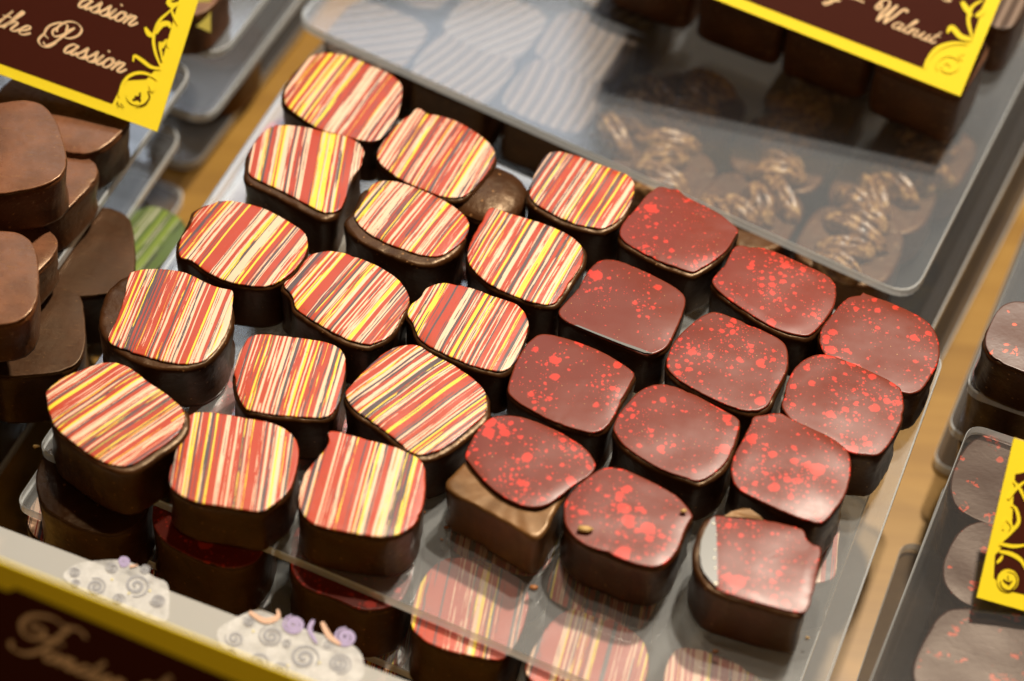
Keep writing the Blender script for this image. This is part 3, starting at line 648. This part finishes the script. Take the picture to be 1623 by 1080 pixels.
# far left stack behind
GF = 'clear acrylic trays of the far left stack'
for (u, v, z, ln, lab) in ((349, 90, Z2, (418, 0), 'top clear tray of the far left stack, rounded corner'), (329, 192, Z1, (400, 98), 'second clear tray of the far left stack, dark underneath'), (306, 268, Z0, (385, 165), 'lowest clear tray of the far left stack beside the counter')):
    a = Vector(P2(u, v, z)); b = Vector(P2(ln[0], ln[1], z)); d = (b-a).normalized(); n = Vector((-d.y, d.x))
    tray([tuple(a), tuple(a+d*120), tuple(a+d*120+n*130), tuple(a+n*130)], z, lab, r=7, mat=M_FAR, group=GF)
for k, (u, v, zb, h, lab) in enumerate(((290, -25, Z2, 15, 'blurred brown chocolate on the far left top tray'), (345, 60, Z0, H0-0.6, 'blurred brown chocolate deeper in the far left stack'))):
    p = at(u, v, zb+h); ol = superell(p.x, p.y, 22, 22, -0.4, 3.0, 72, 130+k)
    bonbon('brown_chocolate', ol, zb+h, h, M_MILK, lab, 'chocolate', 'blurred chocolates of the far left stack', seed=130+k, capname='smooth_top', bodymat=M_MILKSIDE)

# ------------------------------------------------------------------ right stacks
GRT = 'clear acrylic trays of the right stacks'
def tray_corner(uv, z, left_to, wid, lab, depth=None, sgn=-1, mat=None, r=4):
    """back left corner uv, its left edge runs down the photo to left_to"""
    a = Vector(P2(uv[0], uv[1], z)); b = Vector(P2(left_to[0], left_to[1], z)); d = (b-a); L = depth or d.length+40; d.normalize()
    n = Vector((-d.y, d.x))
    tray([tuple(a), tuple(a+d*L), tuple(a+d*L+n*wid), tuple(a+n*wid)], z, lab, r=r, mat=mat, group=GRT)
tray_corner((1538, 669), Z2+4, (1378, 1080), 120, 'scratched clear tray over red dusted chocolates under the right hand sign', mat=acrylic('worn_acrylic', 0.045, tint=(0.80, 0.77, 0.74), dust=(0.45, 0.44, 0.44), seed=9))
tray_corner((1500, 760), Z1+2, (1360, 1130), 120, 'second clear tray of the near right stack, below the scratched one', mat=M_PLATE_OLD)
tray_corner((1432, 855), Z0, (1350, 1100), 120, 'lowest clear tray of the near right stack, pale corner showing', mat=M_PLATE_OLD)
def tray_front(uv, z, up_to, wid, lab, mat=None, L=190):
    a = Vector(P2(uv[0], uv[1], z)); b = Vector(P2(up_to[0], up_to[1], z)); d = (b-a).normalized(); n = Vector((d.y, -d.x))
    tray([tuple(a), tuple(a+n*wid), tuple(a+n*wid+d*L), tuple(a+d*L)], z, lab, r=5, mat=mat, group=GRT)
tray_front((1528, 616), Z2, (1623, 385), 110, 'top clear tray of the far right stack beside the golden gap', M_PLATE_BACK)
tray_front((1500, 680), Z1, (1600, 430), 110, 'second clear tray of the far right stack, under red dusted pieces', M_PLATE_OLD)
tray_front((1476, 733), Z0, (1570, 500), 110, 'lowest clear tray of the far right stack, blurred grey corner', M_PLATE_OLD)
GD = 'red dusted chocolates of the right stacks'
def dust_mat(seed):
    s = NT('red_dusted_chocolate'); v = s.coords(off=(seed*9, seed*4, 0))
    n = s.noise(v, 0.22, 2); n2 = s.noise(v, 0.7, 3)
    f = s.math('MULTIPLY', s.n('ShaderNodeMapRange', {0: n, 1: 0.60, 2: 0.64}).outputs[0], s.n('ShaderNodeMapRange', {0: n2, 1: 0.46, 2: 0.50}).outputs[0])
    c = s.mix(f, (0.080, 0.030, 0.018, 1), (0.80, 0.09, 0.03, 1))
    s.principled(Base_Color=c, Roughness=0.35, Normal=s.bump(n2, 0.1)); return s.m
zr = Z2+4-3.3
for k, (u, v, w_, d_, lab) in enumerate(((1598, 765, 26, 28, 'red dusted chocolate behind the right hand yellow sign, near the tray corner'), (1590, 905, 27, 26, 'dark dusted chocolate beside the lower left corner of the right hand sign'),
                                       (1556, 1055, 29, 30, 'brown chocolate with a cluster of red flecks, at the lower right corner'), (1730, 840, 26, 26, 'dusted chocolate hidden behind the right hand sign'))):
    p = at(u, v, zr); ol = superell(p.x, p.y, w_, d_, -0.4, 2.8, 96, 140+k)
    bonbon('red_dusted_chocolate', ol, zr, zr-(Z1+2), dust_mat(k*3+2), lab, 'chocolate', GD, seed=140+k, dome=0, capname='dusted_top', bodymat=M_BODY[k % 4])
for k, (u, v, zb, h, lab) in enumerate(((1632, 535, Z2, 15, 'dark chocolate on the far right tray, cut by the picture edge'), (1612, 590, Z1, H1-0.5, 'orange red chocolate under the far right tray'), (1590, 690, Z0, H0-0.5, 'dark chocolate with red dust low in the far right stack'))):
    p = at(u, v, zb+h); ol = superell(p.x, p.y, 20, 22, -0.4, 2.8, 80, 150+k)
    m = dust_mat(4) if k != 1 else speckle_mat(151, base=(0.5, 0.09, 0.03), dot=(0.7, 0.3, 0.08))
    bonbon('red_dusted_chocolate', ol, zb+h, h, m, lab, 'chocolate', GD, seed=150+k, dome=0, capname='dusted_top', bodymat=M_BODY[k])

# ------------------------------------------------------------------ signs with script lettering
def smooth_open(pts, k=8):
    if len(pts) < 3: return [Vector(p) for p in pts]
    P = [pts[0]]+list(pts)+[pts[-1]]; out = []
    for i in range(1, len(P)-2):
        a, b, c, d = P[i-1], P[i], P[i+1], P[i+2]
        for j in range(k):
            t = j/k; t2 = t*t; t3 = t2*t
            out.append(Vector([0.5*((2*b[q]) + (-a[q]+c[q])*t + (2*a[q]-5*b[q]+4*c[q]-d[q])*t2 + (-a[q]+3*b[q]-3*c[q]+d[q])*t3) for q in (0, 1)]))
    out.append(Vector(pts[-1])); return out
class Sheet:
    """flat drawings on a card plane: coordinates are photo pixels projected on to the card"""
    def __init__(s, p, n): s.p, s.n = p, n.normalized()
    def w(s, uv, lift=0.0):
        q = at_plane(uv[0], uv[1], s.p+s.n*lift, s.n); return q
    def poly(s, name, uvs, mat, parent, org, lift, th=0.0):
        n = len(uvs); V = [s.w(q, lift) for q in uvs]
        if th:
            V = [v-s.n*th for v in V]+V
            F = [tuple(range(n))[::-1], tuple(range(n, 2*n))]+[(i, (i+1) % n, n+(i+1) % n, n+i) for i in range(n)]
        else: F = [tuple(range(n))]
        return link(name, mesh(name, V, F, org, False), mat, parent)
    def ribbons(s, name, strokes, mat, parent, org, lift):
        V = []; F = []
        for pts, wd, pen in strokes:
            q = smooth_open(pts); m = len(q); b = len(V)
            for i in range(m):
                d = (q[min(i+1, m-1)]-q[max(i-1, 0)]);
                if d.length < 1e-6: d = Vector((1, 0))
                d.normalize(); nn = Vector((-d.y, d.x))
                if pen is None:
                    t = i/max(m-1, 1); ww = wd*(0.35+0.65*math.sin(math.pi*min(1, 0.12+t*0.88)))
                else:
                    ww = wd*(0.30+0.70*abs(math.sin(math.atan2(d.y, d.x)-pen)))
                for sg in (-1, 1): V.append(s.w(q[i]+nn*ww*0.5*sg, lift+0.006*((b//2) % 7)))
            for i in range(m-1): F.append((b+2*i, b+2*i+1, b+2*i+3, b+2*i+2))
        return link(name, mesh(name, V, F, org, False), mat, parent)
GLY = {
 'a': ([[(.80,.80),(.62,1.0),(.35,.9),(.12,.5),(.18,.08),(.42,.05),(.72,.5),(.88,.98)], [(.88,1.0),(.72,.35),(.78,.03),(.98,.12),(1.15,.4)]], 1.12),
 's': ([[(.0,.15),(.30,.6),(.52,1.08),(.58,.75),(.70,.35),(.52,.02),(.22,.04),(.15,.2)], [(.55,.02),(.75,.1),(.92,.4)]], .86),
 'i': ([[(.02,.35),(.25,.98),(.12,.3),(.22,.02),(.42,.1),(.58,.4)], [(.36,1.42),(.40,1.50),(.44,1.44)]], .55),
 'o': ([[(.50,.98),(.22,.85),(.08,.4),(.25,.02),(.55,.1),(.72,.55),(.62,.92),(.48,.98),(.60,.72),(.95,.72)]], .90),
 'n': ([[(.02,.55),(.22,.98),(.16,.5),(.04,0)], [(.10,.35),(.40,.88),(.62,.96),(.66,.75),(.54,.2),(.64,.02),(.86,.12),(1.1,.5)]], 1.05),
 't': ([[(-.02,.35),(.22,.9),(.42,1.85),(.26,1.1),(.12,.3),(.22,.02),(.42,.1),(.58,.4)], [(.05,1.12),(.35,1.16),(.62,1.2)]], .55),
 'h': ([[(0,.35),(.3,1.1),(.56,1.95),(.44,2.1),(.34,1.8),(.16,.7),(.02,0)], [(.08,.35),(.38,.88),(.60,.96),(.64,.75),(.52,.2),(.62,.02),(.84,.12),(1.0,.4)]], .98),
 'e': ([[(.0,.3),(.30,.42),(.55,.75),(.48,.98),(.26,.88),(.08,.4),(.22,.02),(.50,.06),(.80,.4)]], .78),
 'l': ([[(0,.35),(.3,1.1),(.56,1.95),(.44,2.1),(.32,1.7),(.10,.4),(.2,.02),(.40,.1),(.56,.4)]], .52),
 'u': ([[(.0,.5),(.2,.98),(.10,.3),(.24,.02),(.50,.15),(.74,.95)], [(.76,1.0),(.62,.3),(.72,.02),(.9,.12),(1.05,.4)]], 1.0),
 'd': ([[(.72,.85),(.40,.95),(.10,.5),(.18,.06),(.42,.08),(.70,.5),(1.1,1.9)], [(1.1,1.95),(.84,.9),(.70,.2),(.82,.02),(1.0,.12),(1.12,.4)]], 1.08),
 'y': ([[(.0,.5),(.2,.98),(.10,.3),(.24,.02),(.50,.15),(.74,.95)], [(.76,1.0),(.5,-.1),(.2,-.8),(0,-.7),(.3,-.2),(.9,.3)]], .9),
 'P': ([[(1.55,2.0),(1.25,1.2),(.95,.35),(.55,-.15),(.2,.05)], [(1.55,2.0),(1.2,1.65),(.9,2.05),(.35,2.0),(-.15,1.45),(-.1,.75),(.35,.45)],
        [(.62,1.2),(.45,1.6),(.75,2.25),(1.4,2.45),(2.05,2.1),(2.1,1.5),(1.7,1.05),(1.25,1.0)], [(.4,1.5),(.3,1.15),(.6,.8),(.95,.95),(1.2,1.35),(1.05,1.75)],
        [(-.1,.75),(-.2,.1),(.25,-.3),(.75,-.2),(1.05,.35)]], 2.0),
 'W': ([[(-.2,1.5),(.0,2.2),(.5,2.35),(.75,1.8),(.5,.9),(.5,0)], [(.5,0),(.95,1.0),(1.45,2.2)], [(1.45,2.2),(1.2,1.0),(1.2,.0)], [(1.2,0),(1.7,.9),(2.1,1.9),(2.5,2.1),(2.5,1.8)],
        [(-.2,1.5),(-.25,1.2),(.0,1.1),(.2,1.4),(.05,1.8)]], 2.1),
 'F': ([[(2.0,2.1),(1.6,2.4),(1.0,2.3),(.4,2.5),(-.3,2.2),(-.5,1.5),(-.1,.9),(.4,1.1),(.4,1.6),(.05,1.7),(-.05,1.4)], [(1.2,2.25),(1.0,1.4),(.75,.5),(.3,-.1),(-.3,-.1),(-.5,.3)], [(.5,1.15),(.95,1.25),(1.4,1.2)]], 1.6),
 '-': ([[(.1,.5),(.5,.58),(.95,.55)]], 1.1), ' ': ([], .45), ',': ([[(.1,.1),(.15,-.1),(0,-.35)]], .4),
}
def script(word, start, end, xh, wd=0.24, slant=0.32, caps=1.0):
    """strokes in photo pixels for a word whose baseline runs start -> end"""
    s0, s1 = Vector(start), Vector(end); e = (s1-s0); L = e.length; e.normalize(); upv = Vector((e.y, -e.x))
    adv = sum(GLY[c][1] for c in word); k = L/adv; x = 0; out = []
    for c in word:
        g, a = GLY[c]
        for st in g:
            pts = [s0+e*((x+p[0]+0)*k+p[1]*xh*slant)+upv*(p[1]*xh) for p in st]
            out.append(([(p.x, p.y) for p in pts], wd*xh, math.atan2(e.y, e.x)+0.25))
        x += a
    return out
def halo(strokes, extra): return [(p, w_+extra, pen) for p, w_, pen in strokes]

nface = (-fw+Vector((0, 0, 0.12))).normalized()
def card(label, outer, inner, anchor_uv, anchor_z, th=0.6, n=nface, group='yellow edged price signs', name='price_sign'):
    p0 = at(anchor_uv[0], anchor_uv[1], anchor_z); sh_ = Sheet(p0, n)
    t = thing(name, p0, label, 'sign', group); org = p0
    sh_.poly('card', outer, M_YEL, t, org, 0.0, th)
    sh_.poly('brown_panel', inner, M_BRN, t, org, 0.06)
    return t, sh_, org
# --- sign at the upper left
t, sh_, org = card('brown and yellow sign reading the Passion, on the left stack',
    [(-170, 56), (249, 209), (322, -24), (-97, -177)], [(-170, 40), (178, 165), (186, 150), (194, 128), (232, 126), (256, 100), (292, -30), (-97, -160)], (249, 209), Z2+17.5)
tx = script('assion', (121, 10), (212, 43), 17.5) + script('the', (-8, 40), (44, 58), 16.5) + script('P', (64, 66), (104, 80), 19, 0.20, 0.30) + script('assion', (98, 82), (194, 117), 17.5)
sh_.ribbons('lettering', tx, M_TXT, t, org, 0.14)
def Z(pts, ox=0, oy=0, k=4.5): return [(ox+x/k, oy+y/k) for x, y in pts]
fl = [(Z([(850,690),(870,610),(920,545),(1000,520),(1080,540),(1130,580)]), 5.5, None), (Z([(1130,570),(1110,620),(1085,650),(1070,610),(1080,580)]), 4, None),
      (Z([(1150,480),(1110,380),(1095,270),(1130,160),(1200,90),(1260,40)]), 5, None), (Z([(1150,490),(1080,480),(1010,430),(960,400),(950,440)]), 6, None),
      (Z([(1100,260),(1060,240),(1035,195)]), 8, None), (Z([(1110,240),(1150,180),(1200,170),(1215,200)]), 9, None), (Z([(1140,300),(1150,340),(1190,290),(1200,340)]), 6, None),
      (Z([(1160,440),(1150,380),(1140,320),(1180,300)]), 4, None), (Z([(1190,10),(1230,40),(1280,20)]), 9, None), (Z([(1220,60),(1240,120),(1270,180)]), 4, None),
      (Z([(1300,-60),(1240,-20),(1190,10)]), 8, None)]
sh_.ribbons('floral_ornament', fl, M_YEL, t, org, 0.22)
ro = [(980+85*math.cos(a*0.35), 690+72*math.sin(a*0.35)) for a in range(18)]
sh_.poly('ornament_disc', Z([(985+82*math.cos(a*math.pi/12), 690+62*math.sin(a*math.pi/12)) for a in range(24)]), M_YEL, t, org, 0.26)
sh_.ribbons('ornament_ink', [(Z([(945,715),(990,700),(1000,660)]), 5, None), (Z([(960,690),(990,705),(1000,730)]), 5, None), (Z([(1055,650),(1065,700),(1030,745),(970,760)]), 3, None),
                            (Z([(835,725),(850,765)]), 3, None), (Z([(860,740),(885,770)]), 3, None)], M_BRN, t, org, 0.30)
p1 = at(334, 52, Z2+10)
o = Sheet(p1, (-fw+Vector((0.1, 0.1, -0.1))).normalized()); tt = o.poly('sign_back_leaf', [(262, 20), (334, 52), (334, -40), (290, -40)], plain('olive_card', (0.42, 0.34, 0.05), 0.6), t, org, 0.0, 0.5)
# --- sign at the upper right
t, sh_, org = card('brown and yellow sign reading Walnut, on the brown square chocolates of the rear tray',
    [(1020, -46), (1522, 153), (1612, -62), (1105, -250)], [(1020, -62), (1462, 108), (1476, 88), (1495, 70), (1540, 66), (1582, -60), (1105, -240)], (1522, 153), Z2+20)
tx = script('W', (1382, 30), (1415, 42), 15.5, 0.26, 0.2) + script('alnut', (1411, 43), (1480, 70), 12.0) + script('-', (1340, 0), (1368, 12), 14, 0.4) + script('any', (1265, -20), (1330, 5), 13) + script('s', (1490, -2), (1504, 4), 12)
sh_.ribbons('lettering', tx, M_TXT, t, org, 0.14)
Z2f = lambda pts: [(1150+x/3.43, x2/3.43) for x, x2 in pts]
fl = [(Z2f([(1080,370),(1110,310),(1160,260),(1240,235),(1320,240)]), 7, None), (Z2f([(1340,215),(1280,200),(1230,150),(1205,180)]), 9, None),
      (Z2f([(1340,200),(1320,110),(1340,40),(1400,0)]), 6, None), (Z2f([(1285,10),(1310,50),(1340,90)]), 9, None), (Z2f([(1360,90),(1400,60),(1410,20)]), 8, None),
      (Z2f([(1150,380),(1155,330),(1205,300),(1260,320),(1270,360),(1225,390),(1180,380),(1185,345),(1215,340),(1220,360)]), 5, 1.0), (Z2f([(1300,290),(1270,300),(1290,330)]), 4, None)]
sh_.ribbons('floral_ornament', fl, M_YEL, t, org, 0.22)
# --- sign at the right edge
t, sh_, org = card('small yellow sign with brown floral cutout, leaning at the right edge',
    [(1607, 694), (1548, 947), (1700, 990), (1745, 735)], [(1609, 752), (1606, 790), (1604, 830), (1585, 872), (1577, 880), (1575, 915), (1590, 935), (1700, 960), (1730, 760), (1640, 745)], (1548, 947), Z2+7, n=(-fw+Vector((0.05, 0, 0.1))).normalized())
Z3 = lambda pts: [(1423+x/2.455, 640+y/2.455) for x, y in pts]
fl = [(Z3([(395,575),(440,585),(480,610),(500,650)]), 7, None), (Z3([(385,620),(400,605),(408,590)]), 5, None), (Z3([(400,540),(440,500),(470,460),(460,410),(440,395)]), 6, None),
      (Z3([(395,545),(450,555),(500,550)]), 6, None), (Z3([(410,490),(420,450),(445,480),(420,520)]), 4, None), (Z3([(430,370),(460,330),(500,300)]), 6, None), (Z3([(450,300),(480,340),(495,380)]), 5, None)]
sh_.ribbons('floral_ornament', fl, M_YEL, t, org, 0.22)
sh_.poly('ornament_disc', Z3([(428+42*math.cos(a*math.pi/12), 688+44*math.sin(a*math.pi/12)) for a in range(24)]), M_YEL, t, org, 0.26)
sh_.ribbons('ornament_ink', [(Z3([(398,690),(405,715),(435,728),(462,700),(455,665),(425,655)]), 2.5, None), (Z3([(410,685),(430,700),(445,690)]), 4, None), (Z3([(428,670),(432,712)]), 3, None)], M_BRN, t, org, 0.30)

# --- clear panel with white scroll stickers in front of the trays, and the near sign leaning behind it
dfr = (Vector(FR)-Vector(FL)).normalized(); nfr = Vector((dfr.y, -dfr.x))
pf = Vector((FL[0], FL[1], 0))+Vector((nfr.x, nfr.y, 0))*16
npan = Vector((nfr.x, nfr.y, 0)).normalized()
npan = (npan+Vector((0, 0, 1.9))).normalized()
pan = Sheet(pf+Vector((0, 0, -10)), npan)
t = thing('clear_panel', pan.w((300, 960)), 'clear plastic strip with white scroll stickers across the lower left corner', 'panel'); org = pan.w((300, 960))
s = NT('hazy_plastic'); tr = s.n('ShaderNodeBsdfTransparent', {0: (0.95, 0.95, 0.95, 1)}); df = s.n('ShaderNodeBsdfDiffuse', {0: (0.86, 0.85, 0.82, 1)})
gl = s.n('ShaderNodeBsdfGlossy', {'Roughness': 0.15}); m1 = s.n('ShaderNodeMixShader', {0: 0.50, 1: tr.outputs[0], 2: df.outputs[0]}); m2 = s.n('ShaderNodeMixShader', {0: 0.07, 1: m1.outputs[0], 2: gl.outputs[0]})
s.t.links.new(m2.outputs[0], s.out.inputs[0]); M_HAZY = s.m
pan.poly('plastic_sheet', [(-60, 812), (720, 1108), (720, 1330), (-60, 1050)], M_HAZY, t, org, 0.0, 1.2)
M_WHT = plain('white_sticker', (0.95, 0.94, 0.93), 0.4, 0.03); M_LILAC = plain('lilac_scroll', (0.50, 0.42, 0.66), 0.4, 0.05); M_PEACH = plain('peach_scroll', (0.86, 0.55, 0.40), 0.4, 0.05); M_GREY = plain('grey_scroll', (0.42, 0.42, 0.45), 0.4, 0.05)
sw = NT('sheer_white'); sw_t = sw.n('ShaderNodeBsdfTransparent'); sw_d = sw.n('ShaderNodeBsdfDiffuse', {0: (0.95, 0.94, 0.93, 1)})
sw_m = sw.n('ShaderNodeMixShader', {0: sw.n('ShaderNodeMapRange', {0: sw.noise(sw.coords(), 0.25, 3), 1: 0.35, 2: 0.65, 3: 0.40, 4: 0.72}).outputs[0], 1: sw_t.outputs[0], 2: sw_d.outputs[0]}); sw.t.links.new(sw_m.outputs[0], sw.out.inputs[0]); M_WHT = sw.m
def spiral(cx, cy, r, turns=2.2, a0=0.0, sg=1): return [(cx+r*(i/(turns*10))*math.cos(a0+sg*i*math.pi/5), cy+0.85*r*(i/(turns*10))*math.sin(a0+sg*i*math.pi/5)) for i in range(2, int(turns*10)+1)]
def scroll_blob(pts, nm): pan.poly(nm, spline_uv(pts), M_WHT, t, org, 0.08)
def spline_uv(pts): return spline(pts, 60)
scroll_blob([(100,915),(112,900),(130,892),(165,888),(190,888),(215,895),(245,915),(265,925),(268,960),(262,985),(225,975),(180,955),(130,935)], 'scroll_sticker')
scroll_blob([(345,1000),(365,985),(390,972),(415,968),(450,982),(490,1000),(530,1012),(570,1032),(575,1075),(540,1090),(470,1080),(400,1050),(352,1025)], 'scroll_sticker')
rs = random.Random(4); gs = []
for cx, cy, rr_ in ((216,928,22),(152,930,17),(118,908,10),(178,900,11),(250,952,13),(188,950,11),(230,903,9),(120,925,8),(372,1012,16),(430,1008,20),(482,1042,25),(410,1048,17),(538,1052,20),(395,985,10),(455,1020,9),(520,1022,10),(365,1035,9),(445,1062,14)):
    gs.append((spiral(cx, cy, rr_, 2.0+rs.random(), rs.random()*6, rs.choice((-1, 1))), rr_*0.20+1, None))
pan.ribbons('grey_scrolls', gs, M_GREY, t, org, 0.16)
pan.ribbons('yellow_dots', [([(x, y), (x+3, y+1)], 7, None) for x, y in ((176, 918), (236, 936), (203, 940), (400, 1000), (455, 1055), (505, 1050), (130, 943))], plain('pale_yellow', (0.85, 0.75, 0.35), 0.5, 0.03), t, org, 0.18)
for k, (st, m, nm) in enumerate((((spiral(196, 890, 10, a0=1), 5, None), M_LILAC, 'lilac_scroll'), ((spiral(466, 990, 18, 2.4, a0=2), 7.5, None), M_LILAC, 'lilac_scroll'), ((spiral(548, 1010, 18, 2.2, a0=3.5), 8, None), M_LILAC, 'lilac_scroll'),
      (([(497, 983), (491, 998), (502, 1020)], 8, None), M_LILAC, 'lilac_scroll'), (([(395, 970), (420, 984), (440, 978), (440, 966)], 9, None), M_PEACH, 'peach_scroll'),
      (([(510, 986), (522, 1008), (540, 1022)], 9, None), M_PEACH, 'peach_scroll'), (([(206, 898), (218, 896)], 7, None), M_PEACH, 'peach_scroll'))):
    pan.ribbons(nm, [st], m, t, org, 0.20+0.02*k)
# small lilac scroll candies rising over the panel edge
sh4p = at_plane(250, 980, CAM+fw*572, fw)
t, sh_, org = card('large blurred sign reading Fondue in the lower left corner, nearest the camera',
    [(-80, 858), (560, 1110), (500, 1420), (-220, 1180)], [(-90, 900), (14, 938), (24, 932), (560, 1160), (500, 1400), (-220, 1180)], (250, 980), sh4p.z, n=(-fw+Vector((0.0, 0.0, -0.42))).normalized())
tx = script('F', (32, 1030), (92, 1053), 26, 0.30, 0.2) + script('ondue', (66, 1044), (190, 1096), 17, 0.42) + script('dy', (212, 1100), (262, 1120), 24, 0.4)
tx = [(p, w_*1.1, pen) for p, w_, pen in tx]
sh_.ribbons('lettering', tx, M_TXT, t, org, 0.14)

# ------------------------------------------------------------------ crumbs on the middle tray
for k, (u, v, s_, lab) in enumerate(((846, 931, 1.3, 'largest brown crumb on the clear tray, between two striped ones below'), (708, 836, 0.7, 'orange brown crumb left of the tilted red chocolate base'), (672, 812, 0.5, 'tiny crumb beside the front striped chocolate'),
                                   (1134, 1032, 0.7, 'crumb under the nearest right red chocolate'), (1280, 1011, 0.5, 'pale crumb on the right tray margin'), (700, 855, 0.4, 'crumb speck at the foot of the tilted red chocolate'),
                                   (57, 708, 0.8, 'pale crumb at the near left tray corner'), (98, 808, 0.5, 'dark crumb on the lower tray corner'))):
    p = at(u, v, (Z2 if k != 7 else Z1)+0.45); o = link('chocolate_crumb', blob('crumb', p, (1.0*s_, 0.7*s_, 0.5*s_), p, k+3, 0.9, 1), M_FLAKE if k in (4, 6) else M_CRUMB, None, p*MM)
    tag(o, lab, 'crumb', 'crumbs on the trays')
